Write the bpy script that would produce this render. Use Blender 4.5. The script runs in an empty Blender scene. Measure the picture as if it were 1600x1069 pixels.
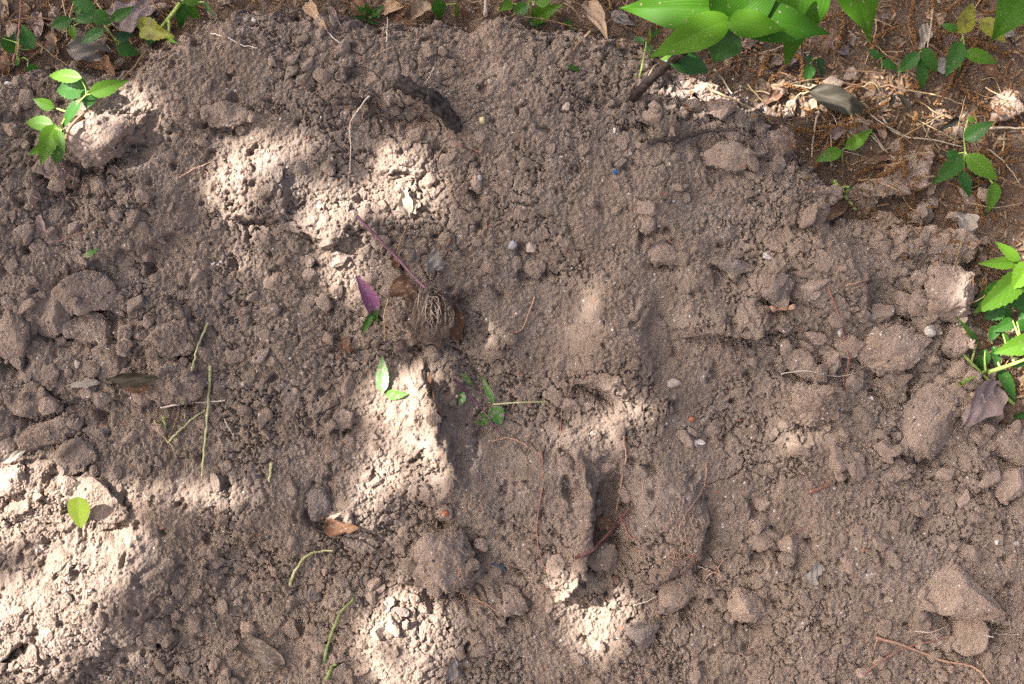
import bpy, math, random
import numpy as np
from mathutils import Matrix, Vector

# ------------------------------------------------------------------ frame of the slope
K = 0.0009            # metres on the slope for one pixel of a 1600 px wide photograph
D = 2.0               # camera distance from the middle of the slope
SL = math.radians(35) # the face of the heap lies at its angle of repose
VX = np.array([1.0, 0, 0]); VV = np.array([0, math.cos(SL), math.sin(SL)]); VN = np.array([0, -math.sin(SL), math.cos(SL)])
ORG = np.array([0, 0, 0.42])
RS = Matrix((tuple(VX), tuple(VV), tuple(VN))).transposed()
S_LOC = np.array([-0.64, 0.30, 0.707]); S_LOC /= np.linalg.norm(S_LOC)   # towards the sun, slope frame
rng = np.random.default_rng(11)
random.seed(11)
scene = bpy.context.scene
col = scene.collection

def world(p):
    p = np.asarray(p, float)
    return ORG + p[..., 0:1] * VX + p[..., 1:2] * VV + p[..., 2:3] * VN

# ------------------------------------------------------------------ camera
cam = bpy.data.cameras.new('camera'); cam.lens = 50; cam.sensor_width = 36; cam.clip_start = 0.01; cam.clip_end = 500
co = bpy.data.objects.new('camera', cam); col.objects.link(co)
M = RS.to_4x4(); M.translation = Vector(world([0, 0, D])); co.matrix_world = M
scene.camera = co

# ------------------------------------------------------------------ sky, sun, exposure
sw = S_LOC[0] * VX + S_LOC[1] * VV + S_LOC[2] * VN
elev = math.asin(sw[2]); azim = math.atan2(sw[0], sw[1])
wd = bpy.data.worlds.new('World'); scene.world = wd; wd.use_nodes = True
nt = wd.node_tree; nt.nodes.clear()
sky = nt.nodes.new('ShaderNodeTexSky'); sky.sky_type = 'NISHITA'; sky.sun_disc = False
sky.sun_elevation = elev; sky.sun_rotation = azim; sky.dust_density = 6.0; sky.air_density = 0.45; sky.ozone_density = 0.6
bg = nt.nodes.new('ShaderNodeBackground'); bg.inputs[1].default_value = 0.095
wo = nt.nodes.new('ShaderNodeOutputWorld')
nt.links.new(sky.outputs[0], bg.inputs[0]); nt.links.new(bg.outputs[0], wo.inputs[0])
sun = bpy.data.lights.new('sun', 'SUN'); sun.energy = 4.5; sun.angle = math.radians(0.55); sun.color = (1.0, 0.955, 0.95)
so = bpy.data.objects.new('sun', sun); col.objects.link(so)
so.rotation_euler = Vector(sw).to_track_quat('Z', 'Y').to_euler(); so.location = (-3, 0, 6)
scene.view_settings.view_transform = 'Standard'; scene.view_settings.look = 'None'
scene.view_settings.gamma = 1.0; scene.view_settings.exposure = 2.17
scene.view_settings.use_curve_mapping = False
scene.cycles.use_denoising = False; scene.cycles.max_bounces = 5; scene.cycles.diffuse_bounces = 3; scene.cycles.glossy_bounces = 2; scene.cycles.transmission_bounces = 4

# ------------------------------------------------------------------ noise
_t = np.random.default_rng(3)
PERM = _t.permutation(4096).astype(np.int64)
GR = _t.normal(size=(4096, 3)).astype(np.float32); GR /= np.linalg.norm(GR, axis=1, keepdims=True)
RND = _t.random((4096, 4)).astype(np.float32)

def hsh(i, j, k=0, s=0):
    a = PERM[(i + 131 * s) & 4095]; a = PERM[(a + j) & 4095]; return PERM[(a + k) & 4095]

def perlin(x, y, s=0):
    xi = np.floor(x); yi = np.floor(y); fx = (x - xi).astype(np.float32); fy = (y - yi).astype(np.float32)
    xi = xi.astype(np.int64); yi = yi.astype(np.int64)
    ux = fx * fx * fx * (fx * (fx * 6 - 15) + 10); uy = fy * fy * fy * (fy * (fy * 6 - 15) + 10)
    def g(a, b):
        h = hsh(xi + a, yi + b, 0, s); t = h * (2 * math.pi / 4096.0)
        return np.cos(t).astype(np.float32) * (fx - a) + np.sin(t).astype(np.float32) * (fy - b)
    n0 = g(0, 0) * (1 - ux) + g(1, 0) * ux; n1 = g(0, 1) * (1 - ux) + g(1, 1) * ux
    return (n0 * (1 - uy) + n1 * uy) * 1.4

def fbm(x, y, o, s=0, gain=0.5):
    r = 0; a = 1.0
    for i in range(o):
        r = r + a * perlin(x * 2 ** i, y * 2 ** i, s + i); a *= gain
    return r

def perlin3(p, s=0):
    pi = np.floor(p); f = p - pi; pi = pi.astype(np.int64); u = f * f * (3 - 2 * f); r = 0
    for a in (0, 1):
        for b in (0, 1):
            for c in (0, 1):
                g = GR[hsh(pi[:, 0] + a, pi[:, 1] + b, pi[:, 2] + c, s)]
                d = ((f - np.array([a, b, c])) * g).sum(1)
                w = (u[:, 0] if a else 1 - u[:, 0]) * (u[:, 1] if b else 1 - u[:, 1]) * (u[:, 2] if c else 1 - u[:, 2])
                r = r + d * w
    return r * 1.5

def domes(x, y, size, prob, s, rmin=0.35, rmax=0.75, flat=0.75):
    """rounded crumbs: one per cell of a jittered grid, height in the same unit as x"""
    X = x / size; Y = y / size
    xi = np.floor(X).astype(np.int64); yi = np.floor(Y).astype(np.int64)
    out = np.zeros(x.shape, np.float32)
    for a in (-1, 0, 1):
        for b in (-1, 0, 1):
            h = hsh(xi + a, yi + b, 0, s); rr = RND[h]
            r = rmin + (rmax - rmin) * rr[..., 2] ** 2
            e = 0.75 + 0.5 * RND[(h + 77) & 4095, 0]
            dx = (X - (xi + a + rr[..., 0])).astype(np.float32); dy = (Y - (yi + b + rr[..., 1])).astype(np.float32)
            th = RND[(h + 5) & 4095, 1] * 3.14; c = np.cos(th); sn = np.sin(th)
            qx = (dx * c + dy * sn) * e; qy = (-dx * sn + dy * c) / e
            q = 1 - (qx * qx + qy * qy) / (r * r)
            tl = 1 + 0.55 * (qx * (RND[(h + 9) & 4095, 2] - .5) + qy * (RND[(h + 13) & 4095, 3] - .5)) * 2 / r
            hh = np.where((q > 0) & (rr[..., 3] < prob), r * flat * np.minimum(np.sqrt(np.maximum(q, 0)), 0.80) * tl, 0)
            out = np.maximum(out, hh)
    return out * size

def domes3(p, size, s):
    P = p / size; pi = np.floor(P).astype(np.int64); out = np.zeros(len(p))
    for a in (-1, 0, 1):
        for b in (-1, 0, 1):
            for c in (-1, 0, 1):
                h = hsh(pi[:, 0] + a, pi[:, 1] + b, pi[:, 2] + c, s); rr = RND[h]
                d = P - (pi + np.array([a, b, c]) + rr[:, :3]); r = 0.45 + 0.4 * rr[:, 3]
                q = 1 - (d * d).sum(1) / (r * r)
                out = np.maximum(out, np.where(q > 0, np.sqrt(np.maximum(q, 0)) * r, 0))
    return out * size

# ------------------------------------------------------------------ mesh and object helpers
def mesh(name, v, f, mat=None, smooth=True, uv=None):
    v = np.ascontiguousarray(v, np.float32); f = np.ascontiguousarray(f, np.int32)
    m = bpy.data.meshes.new(name); n = f.shape[1]
    m.vertices.add(len(v)); m.vertices.foreach_set('co', v.ravel())
    m.loops.add(f.size); m.loops.foreach_set('vertex_index', f.ravel())
    m.polygons.add(len(f)); m.polygons.foreach_set('loop_start', np.arange(0, f.size, n, dtype=np.int32))
    m.polygons.foreach_set('use_smooth', np.full(len(f), smooth))
    if uv is not None:
        l = m.uv_layers.new(name='UVMap'); l.data.foreach_set('uv', np.ascontiguousarray(uv[f.ravel()], np.float32).ravel())
    m.update(); m.validate()
    if mat: m.materials.append(mat)
    return m

def obj(name, me, parent=None, loc=None, label=None, cat=None, group=None, kind=None):
    o = bpy.data.objects.new(name, me); col.objects.link(o)
    if parent is not None: o.parent = parent
    elif loc is not None: put(o, loc)
    tag(o, label, cat, group, kind)
    return o

def tag(o, label=None, cat=None, group=None, kind=None):
    if label: o['label'] = label
    if cat: o['category'] = cat
    if group: o['group'] = group
    if kind: o['kind'] = kind

def put(o, uvw, rot=None, scl=None):
    m = RS.to_4x4(); m.translation = Vector(world(np.asarray(uvw, float)))
    if rot is not None: m = m @ rot
    if scl is not None: m = m @ Matrix.Diagonal((*scl, 1))
    o.matrix_world = m

def merge(parts):
    vs, fs, us, n = [], [], [], 0
    for p in parts:
        vs.append(p[0]); fs.append(np.asarray(p[1]) + n); n += len(p[0])
        if len(p) > 2: us.append(p[2])
    return (np.concatenate(vs), np.concatenate(fs), np.concatenate(us) if us else None)

def tube(pts, rad, sides=6, wob=0.0):
    pts = np.asarray(pts, float); n = len(pts)
    rad = np.broadcast_to(np.asarray(rad, float), (n,)) if np.ndim(rad) else np.full(n, float(rad))
    t = np.gradient(pts, axis=0); t /= np.linalg.norm(t, axis=1, keepdims=True) + 1e-12
    ref = np.array([0.31, 0.2, 0.93]); v = []
    for i in range(n):
        a = np.cross(t[i], ref); a /= np.linalg.norm(a) + 1e-9; b = np.cross(t[i], a)
        for k in range(sides):
            th = 2 * math.pi * k / sides; r = rad[i] * (1 + wob * (rng.random() - 0.5))
            v.append(pts[i] + r * (a * math.cos(th) + b * math.sin(th)))
    f = []
    for i in range(n - 1):
        for k in range(sides):
            f.append((i * sides + k, i * sides + (k + 1) % sides, (i + 1) * sides + (k + 1) % sides, (i + 1) * sides + k))
    v.append(pts[0]); v.append(pts[-1]); c0 = n * sides; c1 = c0 + 1
    for k in range(sides):
        f.append((c0, (k + 1) % sides, k, c0)); f.append((c1, (n - 1) * sides + k, (n - 1) * sides + (k + 1) % sides, c1))
    return np.array(v), np.array(f)

def tri(f):
    f = np.asarray(f); a = f[:, [0, 1, 2]]; b = f[:, [0, 2, 3]]
    b = b[(b[:, 0] != b[:, 2]) & (b[:, 1] != b[:, 2])]
    return np.concatenate([a, b])

def curve(pts, n=14, jit=0.0):
    """Catmull-Rom through pts"""
    p = np.asarray(pts, float)
    if len(p) == 2: p = np.array([p[0], p[0] * .67 + p[1] * .33, p[0] * .33 + p[1] * .67, p[1]])
    q = np.concatenate([[2 * p[0] - p[1]], p, [2 * p[-1] - p[-2]]]); r = []
    per = max(2, n // (len(p) - 1))
    for i in range(len(p) - 1):
        for t in np.linspace(0, 1, per, endpoint=(i == len(p) - 2)):
            a, b, c, d = q[i:i + 4]
            r.append(0.5 * (2 * b + (c - a) * t + (2 * a - 5 * b + 4 * c - d) * t * t + (3 * b - a - 3 * c + d) * t ** 3))
    r = np.array(r)
    if jit: r += rng.normal(size=r.shape) * jit
    return r

def ico(sub):
    t = (1 + 5 ** .5) / 2
    v = [(-1, t, 0), (1, t, 0), (-1, -t, 0), (1, -t, 0), (0, -1, t), (0, 1, t), (0, -1, -t), (0, 1, -t), (t, 0, -1), (t, 0, 1), (-t, 0, -1), (-t, 0, 1)]
    f = [(0, 11, 5), (0, 5, 1), (0, 1, 7), (0, 7, 10), (0, 10, 11), (1, 5, 9), (5, 11, 4), (11, 10, 2), (10, 7, 6), (7, 1, 8), (3, 9, 4), (3, 4, 2), (3, 2, 6), (3, 6, 8), (3, 8, 9), (4, 9, 5), (2, 4, 11), (6, 2, 10), (8, 6, 7), (9, 8, 1)]
    v = np.array(v, float); f = np.array(f)
    for _ in range(sub):
        e = np.concatenate([f[:, [0, 1]], f[:, [1, 2]], f[:, [2, 0]]]); e.sort(axis=1)
        ue, inv = np.unique(e, axis=0, return_inverse=True); inv = inv.ravel()
        mid = v[ue].mean(1); n = len(f); m = inv + len(v)
        a, b, c = m[:n], m[n:2 * n], m[2 * n:]
        v = np.concatenate([v, mid])
        f = np.concatenate([np.stack([f[:, 0], a, c], 1), np.stack([f[:, 1], b, a], 1), np.stack([f[:, 2], c, b], 1), np.stack([a, b, c], 1)])
    v /= np.linalg.norm(v, axis=1, keepdims=True)
    return v, f
ICO = [ico(i) for i in range(6)]

def clod_shape(sub, seed, angular=0.6, crumb=0.09, rough=0.13, ax=(1, 1, 1), rad=1.0):
    """unit clod: a polyhedron cut by random planes, rounded, with crumbs on it; ax = semi axes in metres when rad is 1"""
    r = np.random.default_rng(seed); v, f = ICO[sub]; n = v
    pl = r.normal(size=(60, 3)); pl /= np.linalg.norm(pl, axis=1, keepdims=True); pick = [0]
    while len(pick) < 8:                       # faces turned well away from each other
        pick.append(int(np.argmin((pl @ pl[pick].T).max(1))))
    pl = pl[pick] + r.normal(size=(8, 3)) * .28; pl /= np.linalg.norm(pl, axis=1, keepdims=True); dd = 0.52 + 0.36 * r.random(8)
    c = np.maximum(n @ pl.T, 1e-3); q = dd / c
    sm = -np.log(np.exp(-q * 26).sum(1)) / 26
    sm = np.clip(sm / np.percentile(sm, 70) * .95, 0.5, 1.3); angular = min(1, angular * 1.25); rr = (1 - angular) * 0.95 + angular * sm
    rr = rr + rough * perlin3(n * 1.7 + seed * 1.3, seed % 50) + rough * 0.6 * perlin3(n * 4 + seed, 9)
    p = n * rr[:, None] * np.asarray(ax)
    return p, f

# ------------------------------------------------------------------ materials
def new_mat(name):
    m = bpy.data.materials.new(name); m.use_nodes = True; t = m.node_tree; t.nodes.clear()
    return m, t, (lambda k, **kw: _node(t, k, **kw))
def _node(t, k, **kw):
    n = t.nodes.new(k)
    for a, b in kw.items(): setattr(n, a, b)
    return n
def ramp(t, stops, src):
    n = t.nodes.new('ShaderNodeValToRGB'); e = n.color_ramp.elements
    while len(e) > 1: e.remove(e[-1])
    e[0].position = stops[0][0]; e[0].color = (*stops[0][1], 1)
    for p, c in stops[1:]:
        x = e.new(p); x.color = (*c, 1)
    t.links.new(src, n.inputs[0]); return n.outputs[0]
def mixc(t, fac, a, b, mode='MIX'):
    n = t.nodes.new('ShaderNodeMix'); n.data_type = 'RGBA'; n.blend_type = mode
    for i, x in ((0, fac), (6, a), (7, b)):
        if hasattr(x, 'is_linked'): t.links.new(x, n.inputs[i])
        else: n.inputs[i].default_value = x if i == 0 else (*x, 1)
    return n.outputs[2]

def soil_mat(name, dark, mid, light, specks=True, bump=0.85, tint=0.0):
    m, t, N = new_mat(name); L = t.links.new
    pos = N('ShaderNodeNewGeometry').outputs['Position']
    def noise(sc, det=4, rough=0.6):
        n = N('ShaderNodeTexNoise'); n.inputs['Scale'].default_value = sc; n.inputs['Detail'].default_value = det
        n.inputs['Roughness'].default_value = rough; L(pos, n.inputs['Vector']); return n.outputs[0]
    c = ramp(t, [(0.32, dark), (0.5, mid), (0.70, light)], noise(26, 6, 0.68))
    c2 = ramp(t, [(0.35, (0.93, 0.925, 0.925)), (0.65, (1.06, 1.05, 1.04))], noise(420, 3, 0.7))
    c = mixc(t, 1.0, c, c2, 'MULTIPLY')
    c3 = ramp(t, [(0.3, (0.92, 0.93, 0.95)), (0.7, (1.08, 1.05, 1.0))], noise(4.5, 3))
    c = mixc(t, 1.0, c, c3, 'MULTIPLY')
    if specks:
        for sc, th, colr, sd in ((190, 0.972, (0.55, 0.5, 0.45), 0.0), (90, 0.985, (0.30, 0.165, 0.105), 3.3), (140, 0.98, (0.07, 0.06, 0.055), 7.7)):
            mp = N('ShaderNodeMapping'); mp.inputs['Location'].default_value = (sd, sd, sd); L(pos, mp.inputs[0])
            vo = N('ShaderNodeTexVoronoi'); vo.inputs['Scale'].default_value = sc; L(mp.outputs[0], vo.inputs['Vector'])
            sp = N('ShaderNodeSeparateColor'); L(vo.outputs['Color'], sp.inputs[0])
            g = N('ShaderNodeMath', operation='GREATER_THAN'); L(sp.outputs[0], g.inputs[0]); g.inputs[1].default_value = th
            d = N('ShaderNodeMath', operation='LESS_THAN'); L(vo.outputs['Distance'], d.inputs[0]); d.inputs[1].default_value = 0.33
            q = N('ShaderNodeMath', operation='MULTIPLY'); L(g.outputs[0], q.inputs[0]); L(d.outputs[0], q.inputs[1])
            c = mixc(t, q.outputs[0], c, colr)
    if tint:
        oi = N('ShaderNodeObjectInfo')
        c = mixc(t, 1.0, c, ramp(t, [(0, (1 - tint, 1 - tint, 1 - tint)), (1, (1 + tint, 1 + tint * .95, 1 + tint * .9))], oi.outputs['Random']), 'MULTIPLY')
    b = N('ShaderNodeBsdfPrincipled'); L(c, b.inputs['Base Color']); b.inputs['Roughness'].default_value = 0.95
    b.inputs['Diffuse Roughness'].default_value = 0.7
    b.inputs['Specular IOR Level'].default_value = 0.12
    bu = N('ShaderNodeBump'); bu.inputs['Strength'].default_value = bump; bu.inputs['Distance'].default_value = 0.0026
    def grain(sc, amt, off):
        mp = N('ShaderNodeMapping'); mp.inputs['Location'].default_value = (off, off, off); L(pos, mp.inputs[0])
        vo = N('ShaderNodeTexVoronoi'); vo.inputs['Scale'].default_value = sc; vo.inputs['Randomness'].default_value = 1.0; L(mp.outputs[0], vo.inputs['Vector'])
        sp = N('ShaderNodeSeparateColor'); L(vo.outputs['Color'], sp.inputs[0])
        a = N('ShaderNodeMath', operation='SUBTRACT'); a.inputs[0].default_value = 0.85; L(vo.outputs['Distance'], a.inputs[1])
        m2 = N('ShaderNodeMath', operation='MULTIPLY_ADD'); L(sp.outputs[1], m2.inputs[0]); m2.inputs[1].default_value = 0.7; m2.inputs[2].default_value = 0.35
        b2 = N('ShaderNodeMath', operation='MULTIPLY'); L(a.outputs[0], b2.inputs[0]); L(m2.outputs[0], b2.inputs[1])
        c2_ = N('ShaderNodeMath', operation='MULTIPLY'); L(b2.outputs[0], c2_.inputs[0]); c2_.inputs[1].default_value = amt
        return c2_.outputs[0]
    def add(x, y):
        n = N('ShaderNodeMath', operation='ADD'); L(x, n.inputs[0]); L(y, n.inputs[1]); return n.outputs[0]
    hgt = add(add(grain(260, 1.3, 0.0), grain(480, 0.8, 5.1)), noise(300, 3, 0.7))
    L(hgt, bu.inputs['Height']); L(bu.outputs[0], b.inputs['Normal'])
    o = N('ShaderNodeOutputMaterial'); L(b.outputs[0], o.inputs[0]); return m

SOIL = soil_mat('soil', (0.215, 0.163, 0.1225), (0.263, 0.202, 0.1545), (0.32, 0.251, 0.1975))
CLOD = soil_mat('clod_soil', (0.250, 0.188, 0.142), (0.303, 0.231, 0.178), (0.36, 0.279, 0.221), tint=0.10, bump=0.7)
HUMUS = soil_mat('humus', (0.10, 0.066, 0.045), (0.165, 0.115, 0.08), (0.25, 0.185, 0.135), bump=0.9)
DARKSOIL = soil_mat('root_soil', (0.065, 0.047, 0.036), (0.105, 0.077, 0.059), (0.16, 0.12, 0.094))
GREYROCK = soil_mat('grey_clod', (0.17, 0.135, 0.113), (0.235, 0.19, 0.16), (0.30, 0.25, 0.212), bump=0.8)

def leaf_mat(name, c, edge, vein, trans=0.35, rough=0.45, parallel=False, spots=None, spec=0.35, soil=0.0):
    m, t, N = new_mat(name); L = t.links.new
    uv = N('ShaderNodeUVMap').outputs[0]; sp = N('ShaderNodeSeparateXYZ'); L(uv, sp.inputs[0])
    pos = N('ShaderNodeNewGeometry').outputs['Position']
    no = N('ShaderNodeTexNoise'); no.inputs['Scale'].default_value = 45; no.inputs['Detail'].default_value = 4; L(pos, no.inputs[0])
    oi = N('ShaderNodeObjectInfo')
    base = mixc(t, no.outputs[0], edge, c)
    av = N('ShaderNodeMath', operation='ABSOLUTE'); L(sp.outputs[1], av.inputs[0])
    # veins: side veins slant from the midrib, or run along the blade
    w = N('ShaderNodeMath', operation='MULTIPLY')
    if parallel:
        L(sp.outputs[1], w.inputs[0]); w.inputs[1].default_value = 44.0; src = w.outputs[0]
    else:
        k = N('ShaderNodeMath', operation='MULTIPLY'); L(av.outputs[0], k.inputs[0]); k.inputs[1].default_value = 0.28
        s2 = N('ShaderNodeMath', operation='SUBTRACT'); L(sp.outputs[0], s2.inputs[0]); L(k.outputs[0], s2.inputs[1])
        L(s2.outputs[0], w.inputs[0]); w.inputs[1].default_value = 46.0; src = w.outputs[0]
    si = N('ShaderNodeMath', operation='SINE'); L(src, si.inputs[0])
    vn = N('ShaderNodeMath', operation='GREATER_THAN' if not parallel else 'MULTIPLY'); L(si.outputs[0], vn.inputs[0]); vn.inputs[1].default_value = 0.93 if not parallel else 0.5
    mid = N('ShaderNodeMath', operation='LESS_THAN'); L(av.outputs[0], mid.inputs[0]); mid.inputs[1].default_value = 0.05 if not parallel else 0.025
    mx = N('ShaderNodeMath', operation='MAXIMUM'); L(vn.outputs[0], mx.inputs[0]); L(mid.outputs[0], mx.inputs[1])
    sc = N('ShaderNodeMath', operation='MULTIPLY'); L(mx.outputs[0], sc.inputs[0]); sc.inputs[1].default_value = 0.5
    colr = mixc(t, sc.outputs[0], base, vein)
    colr = mixc(t, 1.0, colr, ramp(t, [(0, (0.82, 0.86, 0.9)), (1, (1.15, 1.1, 1.0))], oi.outputs['Random']), 'MULTIPLY')
    if spots:
        n2 = N('ShaderNodeTexNoise'); n2.inputs['Scale'].default_value = 120; n2.inputs['Detail'].default_value = 3; L(pos, n2.inputs[0])
        colr = mixc(t, ramp(t, [(0.56, (0, 0, 0)), (0.63, (1, 1, 1))], n2.outputs[0]), colr, spots)
    if soil:
        n3 = N('ShaderNodeTexNoise'); n3.inputs['Scale'].default_value = 200; n3.inputs['Detail'].default_value = 5; L(pos, n3.inputs[0])
        colr = mixc(t, ramp(t, [(0.62 - soil * .2, (0, 0, 0)), (0.69 - soil * .2, (1, 1, 1))], n3.outputs[0]), colr, (0.27, 0.20, 0.155))
    b = N('ShaderNodeBsdfPrincipled'); L(colr, b.inputs['Base Color']); b.inputs['Roughness'].default_value = rough
    b.inputs['Specular IOR Level'].default_value = spec
    bu = N('ShaderNodeBump'); bu.inputs['Strength'].default_value = 0.35; bu.inputs['Distance'].default_value = 0.0008
    L(mx.outputs[0], bu.inputs['Height']); bu.invert = True; L(bu.outputs[0], b.inputs['Normal'])
    o = N('ShaderNodeOutputMaterial')
    if trans > 0:
        tr = N('ShaderNodeBsdfTranslucent'); L(colr, tr.inputs[0])
        ms = N('ShaderNodeMixShader'); ms.inputs[0].default_value = trans
        L(b.outputs[0], ms.inputs[1]); L(tr.outputs[0], ms.inputs[2]); L(ms.outputs[0], o.inputs[0])
    else: L(b.outputs[0], o.inputs[0])
    return m
LEAF = {
 'lime': leaf_mat('leaf_lime', (0.103, 0.226, 0.012), (0.079, 0.189, 0.010), (0.143, 0.253, 0.036), soil=-0.12),
 'green': leaf_mat('leaf_green', (0.047, 0.144, 0.015), (0.034, 0.113, 0.013), (0.072, 0.171, 0.030), soil=-0.12),
 'mid': leaf_mat('leaf_mid', (0.039, 0.137, 0.018), (0.029, 0.104, 0.014), (0.065, 0.176, 0.033), soil=-0.12),
 'dark': leaf_mat('leaf_dark', (0.023, 0.078, 0.019), (0.016, 0.058, 0.014), (0.039, 0.111, 0.033), soil=0.0),
 'yellow': leaf_mat('leaf_yellow', (0.250, 0.260, 0.035), (0.200, 0.210, 0.025), (0.250, 0.275, 0.070), spots=(0.160, 0.125, 0.035)),
 'blade': leaf_mat('broad_leaf', (0.043, 0.130, 0.007), (0.031, 0.106, 0.004), (0.064, 0.154, 0.014), parallel=True, rough=0.55, spec=0.18, trans=0.35, soil=-0.15),
 'blade_lime': leaf_mat('broad_leaf_young', (0.069, 0.172, 0.006), (0.051, 0.144, 0.006), (0.087, 0.184, 0.018), parallel=True, rough=0.55, spec=0.18, trans=0.4, soil=-0.15),
 'blade_dark': leaf_mat('broad_leaf_under', (0.033, 0.111, 0.019), (0.026, 0.091, 0.016), (0.052, 0.137, 0.033), parallel=True, rough=0.5, trans=0.2),
 'fallen': leaf_mat('leaf_fallen', (0.091, 0.234, 0.033), (0.072, 0.189, 0.026), (0.130, 0.273, 0.058), soil=0.5, trans=0.2),
 'yellow_fresh': leaf_mat('leaf_yellow_green', (0.30, 0.40, 0.04), (0.24, 0.34, 0.03), (0.36, 0.44, 0.09), soil=.1),
 'purple': leaf_mat('leaf_purple', (0.294, 0.094, 0.193), (0.217, 0.070, 0.151), (0.392, 0.160, 0.274), soil=0.4, trans=0.1, parallel=True),
 'grey': leaf_mat('dead_leaf_grey', (0.288, 0.256, 0.224), (0.216, 0.192, 0.164), (0.336, 0.304, 0.264), trans=0.08, rough=0.8, spec=0.15, soil=0.2),
 'tan': leaf_mat('dead_leaf_tan', (0.368, 0.264, 0.176), (0.288, 0.192, 0.124), (0.400, 0.320, 0.224), trans=0.12, rough=0.75, spec=0.15, soil=0.15),
 'brown': leaf_mat('dead_leaf_brown', (0.158, 0.086, 0.049), (0.108, 0.058, 0.034), (0.202, 0.122, 0.075), trans=0.1, rough=0.75, spec=0.15, soil=0.2),
 'dusk': leaf_mat('dead_leaf_dusk', (0.054, 0.047, 0.030), (0.038, 0.033, 0.022), (0.076, 0.062, 0.044), trans=0.05, rough=0.6, spec=0.2),
 'pale': leaf_mat('dead_leaf_pale', (0.374, 0.320, 0.252), (0.313, 0.262, 0.199), (0.408, 0.360, 0.299), trans=0.12, rough=0.8, spec=0.1, soil=0.3),
 'mauve': leaf_mat('dead_leaf_mauve', (0.272, 0.200, 0.180), (0.200, 0.140, 0.124), (0.336, 0.272, 0.248), trans=0.08, rough=0.7, spec=0.2, soil=0.2),
 'ribbed': leaf_mat('dead_leaf_ribbed', (0.150, 0.124, 0.097), (0.098, 0.079, 0.061), (0.247, 0.217, 0.180), trans=0.05, rough=0.7, spec=0.2, soil=0.45, parallel=True),
 'canopy': leaf_mat('tree_leaf', (0.08, 0.17, 0.03), (0.06, 0.13, 0.025), (0.10, 0.2, 0.04), trans=0.12, rough=0.5),
}

def plain(name, a, b, rough=0.7, scale=150, spec=0.3, bump=0.4):
    m, t, N = new_mat(name); L = t.links.new
    pos = N('ShaderNodeNewGeometry').outputs['Position']
    n = N('ShaderNodeTexNoise'); n.inputs['Scale'].default_value = scale; n.inputs['Detail'].default_value = 4; L(pos, n.inputs[0])
    c = ramp(t, [(0.35, a), (0.65, b)], n.outputs[0])
    p = N('ShaderNodeBsdfPrincipled'); L(c, p.inputs[0]); p.inputs['Roughness'].default_value = rough; p.inputs['Specular IOR Level'].default_value = spec
    bu = N('ShaderNodeBump'); bu.inputs['Strength'].default_value = bump; bu.inputs['Distance'].default_value = 0.001; L(n.outputs[0], bu.inputs['Height']); L(bu.outputs[0], p.inputs['Normal'])
    o = N('ShaderNodeOutputMaterial'); L(p.outputs[0], o.inputs[0]); return m
STRAW = plain('straw', (0.30, 0.20, 0.095), (0.44, 0.32, 0.17))
STRAW_PALE = plain('straw_pale', (0.30, 0.235, 0.155), (0.43, 0.355, 0.25))
STRAW_DULL = plain('straw_dull', (0.15, 0.10, 0.055), (0.30, 0.21, 0.125))
RUST = plain('rust_stem', (0.16, 0.085, 0.042), (0.27, 0.16, 0.085))
CATKIN = plain('catkin', (0.10, 0.048, 0.018), (0.21, 0.108, 0.040), scale=400, rough=0.9)
ROOT = plain('root', (0.34, 0.19, 0.12), (0.50, 0.32, 0.22), scale=260)
ROOT_PALE = plain('root_pale', (0.46, 0.37, 0.28), (0.64, 0.55, 0.45), scale=260)
ROOT_DULL = plain('root_dull', (0.085, 0.062, 0.047), (0.20, 0.15, 0.113), scale=500)
ROOT_RED = plain('root_red', (0.20, 0.085, 0.06), (0.33, 0.17, 0.125), scale=260)
TWIG_DARK = plain('twig_dark', (0.035, 0.026, 0.022), (0.10, 0.075, 0.06), scale=220, rough=0.85)
BARK = plain('bark', (0.010, 0.008, 0.007), (0.055, 0.043, 0.036), scale=170, rough=0.9, bump=0.9)
STEM_GREEN = plain('stem_green', (0.22, 0.32, 0.06), (0.35, 0.42, 0.12), scale=90)
STEM_DRYGREEN = plain('stem_dry_green', (0.31, 0.31, 0.13), (0.50, 0.47, 0.26), scale=90)
GRASS = plain('cut_grass', (0.14, 0.19, 0.05), (0.27, 0.31, 0.11), scale=120)
STEM_BLACK = plain('stem_black', (0.012, 0.009, 0.008), (0.034, 0.024, 0.02), scale=120, rough=0.45)
STEM_PURPLE = plain('stem_purple', (0.085, 0.034, 0.045), (0.19, 0.092, 0.12), scale=100, rough=0.5)
STEM_BROWN = plain('stem_brown', (0.22, 0.13, 0.07), (0.36, 0.24, 0.14), scale=100)
SHELL = plain('shell', (0.32, 0.27, 0.22), (0.60, 0.56, 0.50), scale=300, rough=0.5)
PEBBLE = plain('pebble', (0.29, 0.22, 0.17), (0.43, 0.35, 0.275), scale=220)
PEBBLE_GREY = plain('pebble_grey', (0.24, 0.23, 0.22), (0.37, 0.36, 0.35), scale=220)
PALE_STONE = plain('pale_stone', (0.30, 0.25, 0.2), (0.62, 0.58, 0.5), scale=170, rough=.6)
BRICK = plain('brick_crumb', (0.36, 0.12, 0.05), (0.46, 0.19, 0.09), scale=300, rough=0.9)
BLUE = plain('blue_scrap', (0.015, 0.06, 0.16), (0.03, 0.11, 0.24), scale=200, rough=0.4)
TRUNK = plain('tree_bark', (0.10, 0.075, 0.055), (0.2, 0.16, 0.12), scale=30, rough=0.9)

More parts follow.
